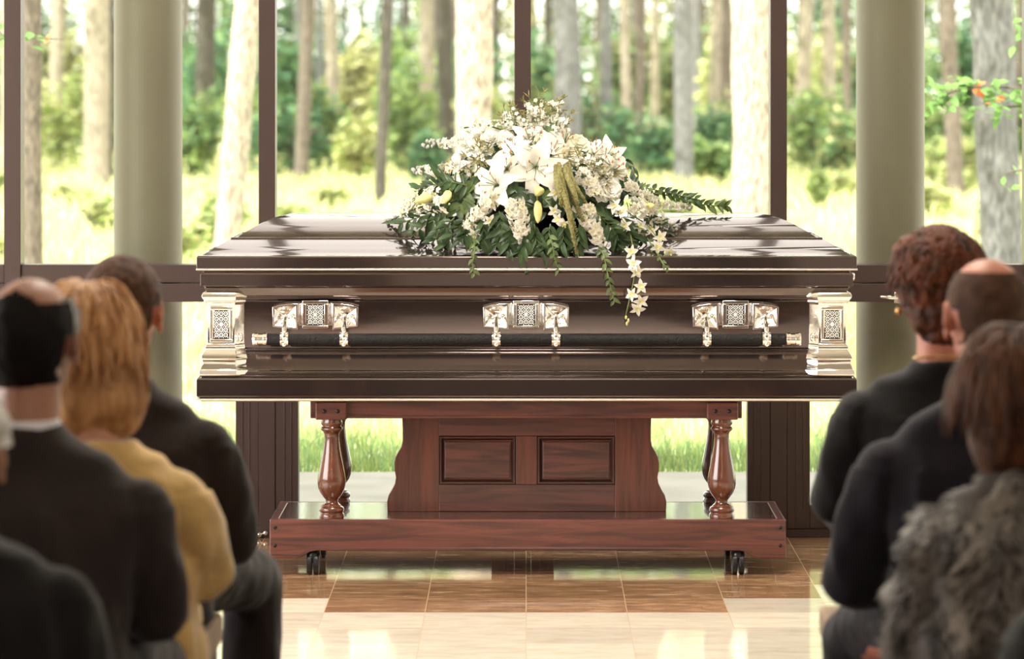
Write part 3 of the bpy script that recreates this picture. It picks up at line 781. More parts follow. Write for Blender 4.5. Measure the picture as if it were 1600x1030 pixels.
LS = [((700, 335), (665, 350), (628, 385)), ((710, 340), (690, 362), (665, 392)), ((700, 325), (660, 338), (622, 350)), ((730, 340), (712, 362), (692, 388)),
      ((705, 290), (680, 290), (655, 296)), ((730, 290), (712, 285), (690, 282)), ((760, 330), (755, 358), (752, 385)), ((800, 350), (795, 375), (790, 400)),
      ((835, 350), (838, 380), (835, 408)), ((822, 360), (815, 385), (806, 398)), ((860, 350), (855, 378), (848, 400)), ((880, 345), (880, 372), (872, 392)),
      ((905, 350), (905, 375), (895, 392)), ((960, 350), (965, 378), (962, 402)), ((985, 350), (1000, 375), (1022, 405)), ((1000, 330), (1030, 352), (1048, 385)),
      ((970, 340), (985, 365), (1005, 398)), ((930, 330), (955, 355), (975, 385)), ((780, 330), (785, 355), (775, 385)), ((742, 320), (735, 350), (722, 372))]
for a in LS: sprig([SP(*p, .0) for p in a], 14, .060, .018, droop=.9)
for a in ((780, 305), (845, 320), (905, 322), (870, 300), (740, 300), (800, 300), (820, 305), (935, 318), (720, 300), (880, 320), (960, 310), (755, 262), (700, 282), (985, 300), (830, 345), (760, 350), (900, 300), (718, 318), (690, 330)):
    p = SP(a[0], a[1], .012); mb = MB(); d0 = outward(p)
    for k_ in range(6):
        an = rnd.uniform(0, 2*PI)
        V, F = patch(rnd.uniform(.05, .075), rnd.uniform(.024, .034), .9, .15, .35, nu=6, nv=2)
        mb.add(V, F, 0, Matrix.Translation(p-d0*.015) @ frame(d0) @ Matrix.Rotation(an, 4, 'Z'))
    mb.build('salal_leaves', [M['leaf' if rnd.random() < .65 else 'leaf2']], spray, angle=180)
# long branch reaching right over the lid, and the vines that hang over the edge
sprig([SP(985, 295), P(1040, 305, .25)-SO, P(1085, 318, .28)-SO, P(1120, 322, .28)-SO, P(1136, 322, .28)-SO], 34, .034, .014, 'leaf2', 0, spread=.8, name='ruscus_branch')
sprig([SP(980, 288), P(1020, 296, .22)-SO, P(1062, 306, .25)-SO, P(1090, 312, .26)-SO], 26, .036, .015, 'leaf', 0, spread=.8, name='ruscus_branch')
sprig([SP(740, 372), hang(742, 390), hang(738, 412), hang(741, 428)], 10, .026, .012, 'leaf2', .5, 'trailing_vine')
sprig([SP(858, 365), hang(864, 385), hang(866, 402), hang(873, 422)], 10, .028, .013, 'leaf2', .5, 'trailing_vine')
sprig([SP(935, 385), hang(944, 400), hang(950, 430), hang(955, 452), hang(960, 472)], 16, .028, .013, 'leaf2', .5, 'trailing_vine')
sprig([SP(1010, 370), lipp(1028, 398), hang(1036, 412), hang(1044, 420)], 8, .022, .010, 'leaf2', .5, 'trailing_vine')
orange = MB(); q = SP(964, 236, .02)
for k_ in range(5):
    V, F = patch(.022, .006, .4, .1, .3); orange.add(V, F, 0, Matrix.Translation(q) @ frame((rnd.gauss(.3, .5), -1, rnd.gauss(.3, .4)), k_))
orange.build('orange_blossom', M['orange'], spray)
# dark inner mass and tray resting on the lid
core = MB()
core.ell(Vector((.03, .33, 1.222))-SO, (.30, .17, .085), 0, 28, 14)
for i in range(420):
    a = rnd.uniform(0, 2*PI); e = math.acos(rnd.uniform(-.0, 1))
    d = Vector((math.cos(a)*math.sin(e), math.sin(a)*math.sin(e), math.cos(e)))
    c = Vector((.03+d.x*.40, .33+d.y*.24, 1.195+d.z*.23))
    c = Vector((.03, .33, 1.20)).lerp(c, rnd.uniform(.6, 1.02))-SO
    V, F = patch(rnd.uniform(.05, .08), rnd.uniform(.02, .032), .8, .15, .2, nu=5, nv=1)
    core.add(V, F, 1 if rnd.random() < .8 else 2, Matrix.Translation(c) @ frame(d, rnd.random()*6))
core.build('foliage_base', [M['foam'], M['leaf'], M['leaf2']], spray, angle=180)
MB().lathe([(.02, 0), (.17, 0), (.175, .006), (.16, .03), (.02, .03)], 40, mx=Matrix.Translation(Vector((.03, .33, 1.1662))-SO) @ Matrix.Diagonal((1.5, .75, 1, 1))).build('tray', M['oxidized'], spray)

# ------------------------------------------------------------------ people
def remesh(mb, name, mats, parent, voxel=.009, smooth_it=3, folds=0.0, fscale=.09, fstretch=None, seed=0, fold_mask=None):
    """melt overlapping closed shapes into one continuous surface"""
    o = mb.build(name, mats, parent, smooth=False)
    me = o.data
    rm = o.modifiers.new('r', 'REMESH'); rm.mode = 'VOXEL'; rm.voxel_size = voxel; rm.use_smooth_shade = True
    if smooth_it:
        sm = o.modifiers.new('s', 'SMOOTH'); sm.iterations = smooth_it; sm.factor = .5
    dg = bpy.context.evaluated_depsgraph_get(); dg.update()
    ev = o.evaluated_get(dg)
    nm = bpy.data.meshes.new_from_object(ev, depsgraph=dg)
    o.modifiers.clear(); o.data = nm; bpy.data.meshes.remove(me)
    nm.name = name
    if folds:
        n = len(nm.vertices); cv = np.empty(n*3, 'f'); nv = np.empty(n*3, 'f')
        nm.vertices.foreach_get('co', cv); nm.vertices.foreach_get('normal', nv)
        cv = cv.reshape(-1, 3); nv = nv.reshape(-1, 3)
        st = fstretch or (1, 1, 1)
        for i in range(n):
            p = Vector((cv[i][0]*st[0]/fscale+seed, cv[i][1]*st[1]/fscale, cv[i][2]*st[2]/fscale))
            h = 1-abs(noise.noise(p))*2.2; h2 = noise.noise(p*2.7)*.4
            k_ = fold_mask(cv[i]) if fold_mask else 1
            cv[i] += nv[i]*folds*k_*(h*.6+h2)
        nm.vertices.foreach_set('co', cv.reshape(-1)); nm.update()
    nm.polygons.foreach_set('use_smooth', [True]*len(nm.polygons))
    return o
def srings(mb, rings, seg=28, mi=0):
    """stack of superelliptic rings: (cx, cy, z, rx, ry, power)"""
    R_ = []
    for cx, cy, z, rx, ry, pw in rings:
        r = []
        for j in range(seg):
            a = 2*PI*j/seg; c, s_ = math.cos(a), math.sin(a)
            r.append((cx+rx*math.copysign(abs(c)**(2/pw), c), cy+ry*math.copysign(abs(s_)**(2/pw), s_), z))
        R_.append(r)
    return mb.loft(R_, mi)
SEAT = .45
M['skin'] = mat('skin', (.50, .25, .165), .5, var=.08, scale=9, bump=.05)
M['skin_tan'] = mat('skin_tan', (.33, .155, .10), .5, var=.15, scale=9, bump=.05)
M['skin_red'] = mat('skin_ruddy', (.55, .21, .14), .5, var=.1, scale=9, bump=.05)
M['eye'] = mat('eye_white', (.8, .78, .74), .2); M['iris'] = mat('iris', (.06, .04, .02), .2)
M['shoe'] = mat('shoe_black', (.012, .011, .011), .25); M['shirt'] = mat('shirt_white', (.72, .72, .78), .7)
M['gold'] = mat('gold_chain', (.8, .5, .18), .25, 1.0)
M['skin'].node_tree.nodes['Principled BSDF'].inputs['Subsurface Weight'].default_value = 0.0

def finger(mb, base, d, up, lens, curl, r):
    p = Vector(base); d = Vector(d).normalized(); up = Vector(up).normalized(); ax = d.cross(up).normalized()
    pts = [p.copy()]; rr = [r]
    for L, c in zip(lens, curl):
        d = Matrix.Rotation(-c, 3, ax) @ d; p = p+d*L; pts.append(p.copy()); rr.append(rr[-1]*.9)
    mb.limb(pts, rr, 8)
def hand(mb, wrist, d, up, side):
    """palm down hand; d = finger direction, up = back of hand, side=+1 when the thumb is toward d x up"""
    d = Vector(d).normalized(); up = Vector(up).normalized(); sd = d.cross(up).normalized()*side
    w_ = Vector(wrist)
    for k_, t in enumerate((-.028, -.010, .009, .027)):
        mb.limb([w_+sd*t*.6, w_+d*.05+sd*t, w_+d*.085+sd*t*1.05], [.015, .0145, .0115], 10)
    for t, L in ((-.029, .78), (-.010, .95), (.010, 1.0), (.028, .92)):
        finger(mb, w_+d*.086+sd*t*1.1, d+sd*t*2.2, up, [.036*L, .026*L, .021*L], [.25, .5, .4], .0088)
    finger(mb, w_+d*.022+sd*.024-up*.004, d*.75+sd*.75, up, [.034, .030, .024], [.15, .2, .25], .0108)

def head_shapes(mb, c, yaw=0, fem=False):
    """c = centre of the skull; face looks to +Y before yaw"""
    R_ = Matrix.Rotation(yaw, 3, 'Z'); c = Vector(c)
    def E(p, r, rot=None): mb.ell(c+R_ @ Vector(p), r, 0, 22, 14, rot=R_ if rot is None else R_ @ rot)
    k_ = .95 if fem else 1.0
    E((0, -.012, .018), (.077*k_, .094, .092)); E((0, .035, -.008), (.066*k_, .062, .080)); E((0, .040, -.062), (.053*k_, .050, .045))
    E((0, .066, -.088), (.026, .024, .020)); E((0, .080, .026), (.055, .018, .012))
    E((.036, .066, -.030), (.024, .022, .022)); E((-.036, .066, -.030), (.024, .022, .022))
    mb.limb([c+R_ @ Vector((0, .092, .018)), c+R_ @ Vector((0, .112, -.026))], [.009, .014], 10)
    E((.012, .104, -.032), (.009, .011, .008)); E((-.012, .104, -.032), (.009, .011, .008))
    E((0, .092, -.055), (.024, .010, .0055)); E((0, .091, -.066), (.021, .010, .006))
    for s_ in (-1, 1):
        t = Matrix.Rotation(s_*.35, 3, 'Z') @ Matrix.Rotation(-.15, 3, 'X')
        ec = c+R_ @ Vector((s_*.083*k_, -.006, -.012)); Rt = R_ @ t
        pts = [ec+Rt @ Vector((0, .016*math.cos(a), .030*math.sin(a)+(.004 if a < PI else 0))) for a in [PI*(-.42+1.55*i/11) for i in range(12)]]
        mb.limb(pts, [.0062]*12, 8)
        mb.ell(ec+Rt @ Vector((-.004*s_, .004, 0)), (.0065, .015, .026), 0, 12, 8, rot=Rt)
        mb.ell(ec+Rt @ Vector((0, .008, -.031)), (.007, .008, .009), 0, 10, 8, rot=Rt)
def head_parts(root, c, yaw, body):
    R_ = Matrix.Rotation(yaw, 3, 'Z')
    for s_ in (-1, 1):
        e = MB(); q = Vector(c)+R_ @ Vector((s_*.031, .083, .000))
        e.ell(q, (.0125, .0125, .0125), 0, 14, 10); e.ell(q+R_ @ Vector((0, .0085, 0)), (.0055, .0055, .0055), 1, 10, 8)
        e.build('eye', [M['eye'], M['iris']], root)

def cap_hair(root, c, yaw, mt, keep, grow=(1.06, 1.05, 1.05), name='hair', thick=.006, rough=.004, fem=False, seed=1, zoff=0):
    """short hair: a thick shell over the part of the scalp that keep(u, v, p) allows"""
    R_ = Matrix.Rotation(yaw, 3, 'Z'); k_ = .95 if fem else 1.0
    r = Vector((.077*k_*grow[0], .094*grow[1], .092*grow[2])); cc = Vector(c)+R_ @ Vector((0, -.012, .018+zoff))
    seg, rg = 72, 48; V = []; ok = []
    for i in range(rg+1):
        th = PI*i/rg
        for j in range(seg):
            ph = 2*PI*j/seg
            p = Vector((r.x*math.sin(th)*math.cos(ph), r.y*math.sin(th)*math.sin(ph), r.z*math.cos(th)))
            if p.z < -.03: # hair follows the nape inward and down
                p.z = -.03+(p.z+.03)*1.25
            nn = noise.noise(p*60+Vector((seed, 0, 0)))*rough
            V.append((p, p.normalized()*nn)); ok.append(keep(p))
    idx = {}; mb = MB(); pv = []; F = []
    def vid(i, j, lay):
        key = (i, j % seg, lay)
        if key not in idx:
            p, n_ = V[i*seg+(j % seg)]
            q = p+(p.normalized()*thick+n_ if lay else Vector((0, 0, 0)))
            idx[key] = len(pv); pv.append(cc+R_ @ q)
        return idx[key]
    keepf = set()
    for i in range(rg):
        for j in range(seg):
            if ok[i*seg+j] and ok[i*seg+(j+1) % seg] and ok[(i+1)*seg+j] and ok[(i+1)*seg+(j+1) % seg]:
                keepf.add((i, j))
    for (i, j) in keepf:
        F.append((vid(i, j, 1), vid(i+1, j, 1), vid(i+1, j+1, 1), vid(i, j+1, 1)))
        for (di, dj, a, b) in ((-1, 0, (i, j+1), (i, j)), (1, 0, (i+1, j), (i+1, j+1)), (0, -1, (i, j), (i+1, j)), (0, 1, (i+1, j+1), (i, j+1))):
            n_ = (i+di, (j+dj) % seg)
            if n_ not in keepf:
                F.append((vid(*a, 1), vid(*b, 1), vid(*b, 0), vid(*a, 0)))
    mb.add(pv, F)
    return mb.build(name, mt, root, angle=180)
def strands(root, c, yaw, mt, n, zone, length, r=.0035, name='hair_locks', seed=3, puff=1.0, curl=.004, out=.0, px=1.0):
    """visible locks lying over the hair mass; zone(theta, phi) chooses the roots"""
    R_ = Matrix.Rotation(yaw, 3, 'Z'); rn = random.Random(seed); mb = MB()
    for i in range(n):
        th, ph = zone(rn)
        L = length(th, ph, rn)
        rx, ry, rz = .088*puff*px, .106*puff, .102*puff
        p = Vector((rx*math.sin(th)*math.cos(ph), ry*math.sin(th)*math.sin(ph), rz*math.cos(th)+.01))
        d = Vector((p.x*.6, p.y*.6, .02)).normalized()*.3; pts = []; wv = rn.uniform(0, 6); side = Vector((-p.y, p.x, 0)).normalized()
        steps = 9; q = p.copy(); dirv = (d+Vector((0, 0, .15))).normalized()
        for s_ in range(steps):
            pts.append(Vector(c)+R_ @ (q+side*curl*math.sin(wv+s_*.9)))
            g_ = Vector((q.x, q.y, 0)); g_ = g_.normalized() if g_.length > 1e-5 else Vector((0, -1, 0))
            rad = math.hypot(q.x/rx, q.y/ry)
            tgt = Vector((0, 0, -1))+g_*(1.3*max(0, 1-rad)+out)
            dirv = dirv.lerp(tgt.normalized(), .45).normalized(); q = q+dirv*L/steps
        mb.tube(pts, [r*(.5+1.0*math.sin(PI*min(1, .2+.75*t/8))) for t in range(steps)], 5)
    return mb.build(name, mt, root, angle=180)

def person(name_label, cx, Y, top, a, tip, elb, collar, jacket, trousers, yaw=0, fem=False, hairh=.008, skirt=False, skin='skin', lean=.05, seed=0, neck=.055, knee=(.20, .44), knee_z=.50, folds=.012, jname='jacket', spread_in=.0, armr=.058, belly=.0, wrist=None, square=1.0, elfar=None, tw=0, trouser_name='trousers', voxel=.009, headdx=0, headdy=0):
    """a = +1 when the aisle is on the person's +X side. tip/elb: (distance from centre, height) of shoulder corner and elbow on the aisle side"""
    root = thing('person', name_label, 'person', (cx, Y, 0), tw)
    hc = Vector((headdx, .055+headdy, top-hairh-.110))
    zc = collar; tx, tz = tip; ex, ez = elb
    # body -------------------------------------------------------------
    b = MB(); head_shapes(b, hc, yaw, fem)
    b.limb([(0, .0, zc-.06), hc+Vector((0, -.022, -.06))], [neck+.006, neck], 18)
    sh = tx-.07
    srings(b, [(0, 0, .46, .15, .10, 2.3), (0, 0, .56, .155, .105, 2.3), (0, .01, .66, .13+belly, .10, 2.2), (0, .01, tz-.12, tx-.09, .10, 2.3), (0, 0, tz-.03, tx-.085, .07, 2.2), (0, 0, zc-.03, .06, .05, 2)])
    hands = []
    for s_ in (a, -a):
        near = s_ == a
        E = Vector((s_*(ex-armr if near or elfar is None else elfar), .06, ez))
        kb = knee[0]-(.08 if skirt else 0); K = Vector((s_*kb, knee[1], knee_z)); Hh = Vector((s_*.09, .02, .53))
        if wrist and near: Wp = Vector((s_*wrist[0], wrist[1], wrist[2]))
        else: Wp = Vector((s_*.13, .29, .625))
        b.limb([(s_*sh, 0, tz-.045), E, Wp], [.042, .034, .026], 14)
        d = (Vector((s_*(knee[0]+.01), knee[1]+.02, knee_z+.065))-Wp) if not (wrist and near) else Vector((s_*(-.25 if skirt else 0), .7, -.35 if wrist[2] > .56 else -.8))
        hand(b, Wp+d.normalized()*.005, d, (0, .25, 1), -s_)
        b.limb([Hh, K], [.070, .044], 16)
        b.limb([K, (s_*(kb-.01), knee[1]-.02, .28), (s_*(kb-.01), knee[1]-.03, .09)], [.043, .045, .034], 14)
        b.limb([(s_*(kb-.01), knee[1]-.04, .045), (s_*kb, knee[1]+.12, .035)], [.030, .026], 12)
    body = remesh(b, 'body', M[skin], root, .0065, 2)
    head_parts(root, hc, yaw, body)
    # jacket -------------------------------------------------------------
    j = MB(); q = square
    srings(j, [(0, -.012, .462, .20+belly, .135, 2.5), (0, -.012, .50, .198+belly, .135, 2.5), (0, -.004, .58, .178+belly, .128, 2.4), (0, 0, .68, .185+belly*.5, .128, 2.4), (0, 0, tz-.16, tx-.052, .128, 2.5), (0, -.002, tz-.09, tx-.044, .118, 2.6),
               (0, -.004, tz-.045, tx-.040, .098, 2.6), (0, -.004, tz-.018, tx-.052, .080, 2.5), (0, -.004, tz, tx-.072, .070, 2.4), (0, -.002, tz+(zc-tz)*.40, (tx*.56+.01), .064, 2.3), (0, 0, tz+(zc-tz)*.75, .055+tx*.14, .062, 2.1), (0, .002, zc-.004, .072, .064, 2), (0, .004, zc+.008, .066, .060, 2)])
    for s_ in (a, -a):
        near = s_ == a
        exx = ex-armr if near or elfar is None else elfar
        E = Vector((s_*exx, .05, ez))
        if wrist and near: Wp = Vector((s_*wrist[0], wrist[1], wrist[2]))
        else: Wp = Vector((s_*.135, .275, .625))
        A = Vector((s_*(tx-.062*q), -.004, tz-.060*q+.0))
        mid = A.lerp(E, .5)+Vector((s_*.006, -.008, 0))
        j.limb([A, mid, E, E.lerp(Wp, .55), Wp], [.061*q, armr+.004, armr, .050, .042], 18)
    jk = remesh(j, jname, jacket, root, voxel, 3, folds, .10, (1, 1, .55), seed, lambda p: 1.0 if p[2] < tz-.05 else .35)
    # trousers / skirt ---------------------------------------------------
    t = MB()
    srings(t, [(0, .0, .452, .17, .13, 2.4), (0, .0, .50, .185, .14, 2.4), (0, .0, .58, .17, .125, 2.4), (0, 0, .62, .155, .115, 2.4)])
    for s_ in (a, -a):
        kx = knee[0]-(.08 if skirt else 0)
        K = Vector((s_*kx, knee[1], knee_z+.004))
        t.limb([(s_*.09, .03, .535), Vector((s_*(.09+kx)*.5, .25, .53)), K], [.086, .082, .069], 18)
        if skirt: t.limb([K, (s_*kx, knee[1]+.0, .36)], [.066, .070], 16)
        else: t.limb([K, (s_*(kx-.003), knee[1]-.005, .28), (s_*(kx-.006), knee[1]-.018, .085)], [.069, .066, .062], 16)
    if skirt:
        t.box(-.10, .10, .05, knee[1], .47, .56)
    remesh(t, trouser_name, trousers, root, .010, 3, .008, .09, (1, 1, .6), seed+5)
    for s_ in (-1, 1):
        sx_ = s_*(knee[0]-(.084 if skirt else .004)); y_ = knee[1]
        sho = MB(); sho.limb([(sx_, y_-.075, .034), (sx_, y_+.0, .036), (sx_+s_*.01, y_+.10, .030), (sx_+s_*.012, y_+.165, .024)], [.032, .036, .037, .022], 16).box(sx_-.030, sx_+.030, y_-.10, y_-.03, 0.0, .02)
        remesh(sho, 'shoe', M['shoe'], root, .007, 2)
    return root, hc
def collar_ring(root, zc, mt, name, R0=.064, h=.022, y=.002, front_gap=True, r2=None):
    mb = MB(); rings = []
    n = 30
    for (dr, dz) in ((.006, 0), (.0, h), (-.004, h), (.001, 0)):
        rings.append([((R0+dr)*math.cos(PI*.62+2*PI*.88*i/n*1.0), y+(R0+dr)*.92*math.sin(PI*.62+2*PI*.88*i/n), zc+dz) for i in range(n+1)])
    V = [p for r in rings for p in r]; F = []
    k_ = n+1
    for i in range(4):
        for jx in range(n):
            a_ = i*k_+jx; b_ = ((i+1) % 4)*k_+jx
            F.append((a_, a_+1, b_+1, b_))
    F.append((0, k_, 2*k_, 3*k_)); F.append((n, 3*k_+n, 2*k_+n, k_+n))
    mb.add(V, F); return mb.build(name, mt, root, angle=50)

def cloth(name, c, rough=.85, var=.12, sheen=.15, bump=.3, bs=220): return mat(name, c, rough, var=var, scale=14, bump=bump, bscale=bs, sheen=sheen, spec=.2)
J = {'brown': cloth('suit_dark_brown', (.018, .011, .011)), 'brown_t': cloth('trousers_grey_brown', (.020, .014, .014)), 'char': cloth('suit_charcoal', (.026, .019, .018)), 'black': cloth('suit_black', (.008, .007, .009)),
     'navy': cloth('suit_midnight', (.010, .008, .014)), 'blackw': cloth('jacket_black', (.006, .005, .006)), 'yellow': cloth('knit_mustard', (.60, .40, .155), sheen=.4, bs=90), 'yellow2': cloth('skirt_mustard', (.55, .37, .14), bs=90)}
H = {'brown': mat('hair_brown', (.075, .034, .018), .6, var=.35, scale=60, bump=.5, bscale=200, spec=.15), 'dark': mat('hair_black', (.006, .0045, .0045), .6, var=.3, scale=60, bump=.5, bscale=200, spec=.15),
     'grey': mat('hair_grey', (.16, .14, .13), .6, var=.3, scale=60, bump=.5, bscale=200), 'white': mat('hair_silver', (.50, .47, .44), .6, var=.2, scale=60, bump=.5, bscale=200),
     'blonde': mat('hair_blonde', (.66, .36, .15), .45, color2=(.36, .16, .055), scale=16, bump=.4, bscale=150, stretch=(3, 3, .7)),
     'auburn': mat('hair_auburn', (.16, .042, .014), .5, spec=.25, color2=(.040, .014, .008), scale=28, bump=.5, bscale=150), 'chest': mat('hair_chestnut', (.15, .055, .024), .5, spec=.3, color2=(.035, .014, .008), scale=14, bump=.3, bscale=150, stretch=(4, 4, .5)),
     'stubble': mat('hair_cropped', (.085, .044, .030), .7, var=.25, scale=40, bump=.4, bscale=260, spec=.15)}
def full_cap(p):  # ordinary short haircut: leaves the face and ears clear
    front = p.y > .045 and p.z < .055
    side = abs(p.x) > .060 and p.z < -.012 and p.y > -.036
    return not front and not side and p.z > -.108 and not (p.y > .01 and p.z < .0)
def row(sx, Y, x0, x1, lab):
    t = thing('bench', lab, 'bench', ((x0+x1)/2, Y, 0), group='padded benches')
    hw = abs(x1-x0)/2
    MB().box(-hw, hw, -.21, .21, .385, .452).build('cushion', M['benchpad'], t, bevel=.012, bseg=3)
    MB().box(-hw+.01, hw-.01, -.19, .19, .35, .384).build('bench_board', M['wood'], t, False, bevel=.003)
    for s_ in (-1, 1):
        for k_ in (-1, 1):
            MB().box(s_*(hw-.10)-.02, s_*(hw-.10)+.02, k_*.15-.02, k_*.15+.02, 0, .349).build('leg', M['wood'], t, False, bevel=.003)
M['benchpad'] = cloth('bench_fabric', (.34, .235, .155))

# first man on the left: short brown hair, dark suit
r1, h1 = person('man with short brown hair and dark brown suit, frontmost seat left of the aisle', -.862, -4.10, 1.236, 1, (.243, .888), (.290, .63), .968, J['brown'], J['brown_t'], yaw=-.12, seed=1, knee=(.25, .46), knee_z=.48, wrist=(.09, .34, .60), skin='skin_red')
cap_hair(r1, h1, -.12, H['brown'], lambda p: full_cap(p) and not (p.z > .060 and (p.x+.004)**2+(p.y-.03)**2 < .036**2), seed=2, rough=.003)
collar_ring(r1, .962, M['shirt'], 'shirt_collar', .062, .020)
# blonde woman in mustard knitwear
r2, h2 = person('woman with shoulder-length blonde hair in a mustard-yellow sweater', -.818, -4.80, 1.226, 1, (.200, .862), (.243, .66), .905, J['yellow'], J['yellow2'], yaw=-.1, fem=True, hairh=.016, skirt=True, seed=4, headdx=-.034, jname='sweater', trouser_name='skirt', neck=.046, folds=.016, knee=(.16, .42), armr=.066, square=1.05, wrist=(.10, .24, .60))
bh = MB()
R_ = Matrix.Rotation(-.1, 3, 'Z')
for p, r in (((0, -.016, .012), (.078, .106, .104)), ((0, -.028, -.050), (.094, .092, .085)), ((0.012, -.034, -.105), (.106, .076, .075)), ((.078, -.014, -.085), (.042, .060, .080)), ((-.066, -.014, -.085), (.042, .060, .080)), ((.05, -.03, -.150), (.055, .05, .038)), ((-.04, -.045, -.155), (.058, .045, .038))):
    bh.ell(h2+R_ @ Vector(p), r, 0, 22, 14)
remesh(bh, 'hair', H['blonde'], r2, .008, 4, .008, .035, (1.4, 1.4, .3), 3)
strands(r2, h2+Vector((0, -.015, .0)), -.1, H['blonde'], 420, lambda rn: (rn.uniform(.1, 1.5), rn.uniform(PI*.85, PI*2.15)), lambda th, ph, rn: rn.uniform(.10, .20)-.03*th, .0034, seed=5, puff=1.0, curl=.004, out=.06, px=.86)
# balding dark-haired man in charcoal
r3, h3 = person('balding man with black hair and greying temples in a charcoal suit', -.890, -5.40, 1.266, 1, (.262, .905), (.283, .66), .995, J['char'], J['char'], yaw=-.18, seed=8, knee=(.18, .44), headdx=.006, armr=.052, square=.9, wrist=(.16, .30, .62), skin='skin_tan')
cap_hair(r3, h3, -.18, H['dark'], lambda p: full_cap(p) and not (p.z > .050 and p.y > -.075) and not (p.y > -.015 and p.x > .0), grow=(1.05, 1.07, 1.14), seed=3, rough=.003, thick=.009)
cap_hair(r3, h3, -.18, H['grey'], lambda p: full_cap(p) and p.z < .058 and p.z > -.01 and p.y > -.022 and p.x > .02, grow=(1.06, 1.04, 1.04), seed=5, name='greying_temple', thick=.007)
collar_ring(r3, .990, M['shirt'], 'shirt_collar', .062, .020)
# nearest on the left: silver hair, black jacket
r4, h4 = person('silver-haired person in a black jacket at the lower left corner', -.905, -6.20, 1.150, 1, (.236, .852), (.262, .64), .905, J['blackw'], J['black'], yaw=-.1, seed=12, hairh=.012, knee=(.18, .44))
cap_hair(r4, h4, -.1, H['white'], full_cap, seed=9, rough=.006, thick=.014)
# auburn-haired woman, front row right
r5, h5 = person('woman with cropped auburn hair and a gold necklace in a black jacket', .892, -4.00, 1.294, -1, (.232, .942), (.272, .70), .998, J['blackw'], J['black'], yaw=.22, fem=True, hairh=.022, skirt=True, seed=14, knee=(.17, .43), neck=.047, trouser_name='skirt', skin='skin_red', wrist=(.15, .3, .62))
ah = MB(); R_ = Matrix.Rotation(.22, 3, 'Z')
for p, r in (((0, -.016, .022), (.098, .114, .100)), ((0, -.045, -.045), (.080, .074, .070)), ((.05, -.01, .055), (.05, .07, .05)), ((-.045, .01, .065), (.05, .07, .045)), ((0, -.056, -.085), (.055, .045, .040))):
    ah.ell(h5+R_ @ Vector(p), r, 0, 22, 14)
remesh(ah, 'hair', H['auburn'], r5, .007, 2, .014, .035, (1, 1, 1), 7)
strands(r5, h5+Vector((0, -.012, .012)), .22, H['auburn'], 900, lambda rn: (rn.uniform(.0, 1.6), rn.uniform(PI*.85, PI*2.15)), lambda th, ph, rn: rn.uniform(.02, .045), .0026, seed=8, puff=1.07, curl=.004, out=.15)
nk = MB(); nk.torus((0, 0, 0), .058, .0022, 0, 40, 8)
o = nk.build('necklace', M['gold'], r5); o.rotation_euler = (PI/2-.12, 0, 0); o.location = (0, .002, 1.012)
MB().ell(h5+Matrix.Rotation(.22, 3, 'Z') @ Vector((-.088, .004, -.052)), (.006, .006, .009), 0, 12, 8).build('earring', M['gold'], r5)
# bald man, navy suit
r6, h6 = person('bald man with cropped hair sides and a white collar in a midnight-blue suit', .905, -4.74, 1.268, -1, (.262, .908), (.325, .625), 1.010, J['navy'], J['navy'], yaw=.16, seed=17, knee=(.225, .42), headdx=.0, knee_z=.45, wrist=(.18, .28, .59), skin='skin_red')
cap_hair(r6, h6, .16, H['stubble'], lambda p: full_cap(p) and not (p.z > .068 and p.y > -.075), grow=(1.02, 1.02, 1.01), seed=4, rough=.001, thick=.002)
collar_ring(r6, 1.004, M['shirt'], 'shirt_collar', .062, .022)
# woman in a fur jacket
r7, h7 = person('woman with a chestnut bob in a grey fur jacket', .862, -5.55, 1.190, -1, (.198, .868), (.228, .63), .925, mat('fur_base', (.075, .064, .058), .9, var=.3, scale=20), J['black'], yaw=.15, fem=True, hairh=.020, skirt=True, seed=20, jname='fur_jacket', trouser_name='skirt', knee=(.17, .42), neck=.046, armr=.060, folds=.014)
ch = MB(); R_ = Matrix.Rotation(.15, 3, 'Z')
for p, r in (((0, -.018, .012), (.098, .116, .102)), ((0, -.030, -.035), (.104, .100, .095)), ((0, -.034, -.075), (.098, .082, .070)), ((-.035, -.03, -.09), (.055, .07, .06)), ((.035, -.03, -.09), (.055, .07, .06))):
    ch.ell(h7+R_ @ Vector(p), r, 0, 22, 14)
remesh(ch, 'hair', H['chest'], r7, .007, 8, .003, .03, (1.5, 1.5, .3), 5)
strands(r7, h7+Vector((0, -.016, -.004)), .15, H['chest'], 700, lambda rn: (rn.uniform(.05, 1.5), rn.uniform(PI*.85, PI*2.15)), lambda th, ph, rn: rn.uniform(.10, .19)-.04*th, .0026, seed=15, puff=1.10, curl=.002, out=.03)
fur_src = [c_ for c_ in r7.children if c_.name.startswith('fur_jacket')][0]
me = fur_src.data; rn = random.Random(11)
M['fur'] = mat('fur_tufts', (.30, .265, .235), .8, color2=(.018, .014, .013), scale=13, sheen=.5, stretch=(1.6, 1.6, .8))
fu = MB(); polys = me.polygons; npoly = len(polys)
for i in range(11000):
    f = polys[rn.randrange(npoly)]
    if f.center.z < .47: continue
    c = f.center; n_ = f.normal
    lean_ = Vector((noise.noise(c*16)*1.3+noise.noise(c*5)*.6, noise.noise(c*16+Vector((7, 0, 0)))*.6, -1.1+noise.noise(c*9+Vector((3, 3, 0)))*1.0))
    d = (n_*.75+lean_*.8).normalized(); L = rn.uniform(.022, .042); s_ = d.cross(n_)
    if s_.length < 1e-3: continue
    s_ = s_.normalized()*.0042
    p0 = c-n_*.003; t_ = c+d*L
    k_ = (c+d*L*.55)+n_*.003
    fu.add([p0-s_, p0+s_, k_+s_*.8, k_-s_*.8, t_], [(0, 1, 2, 3), (3, 2, 4)])
fo = fu.build('fur_pile', M['fur'], r7, angle=180); fo['kind'] = 'stuff'
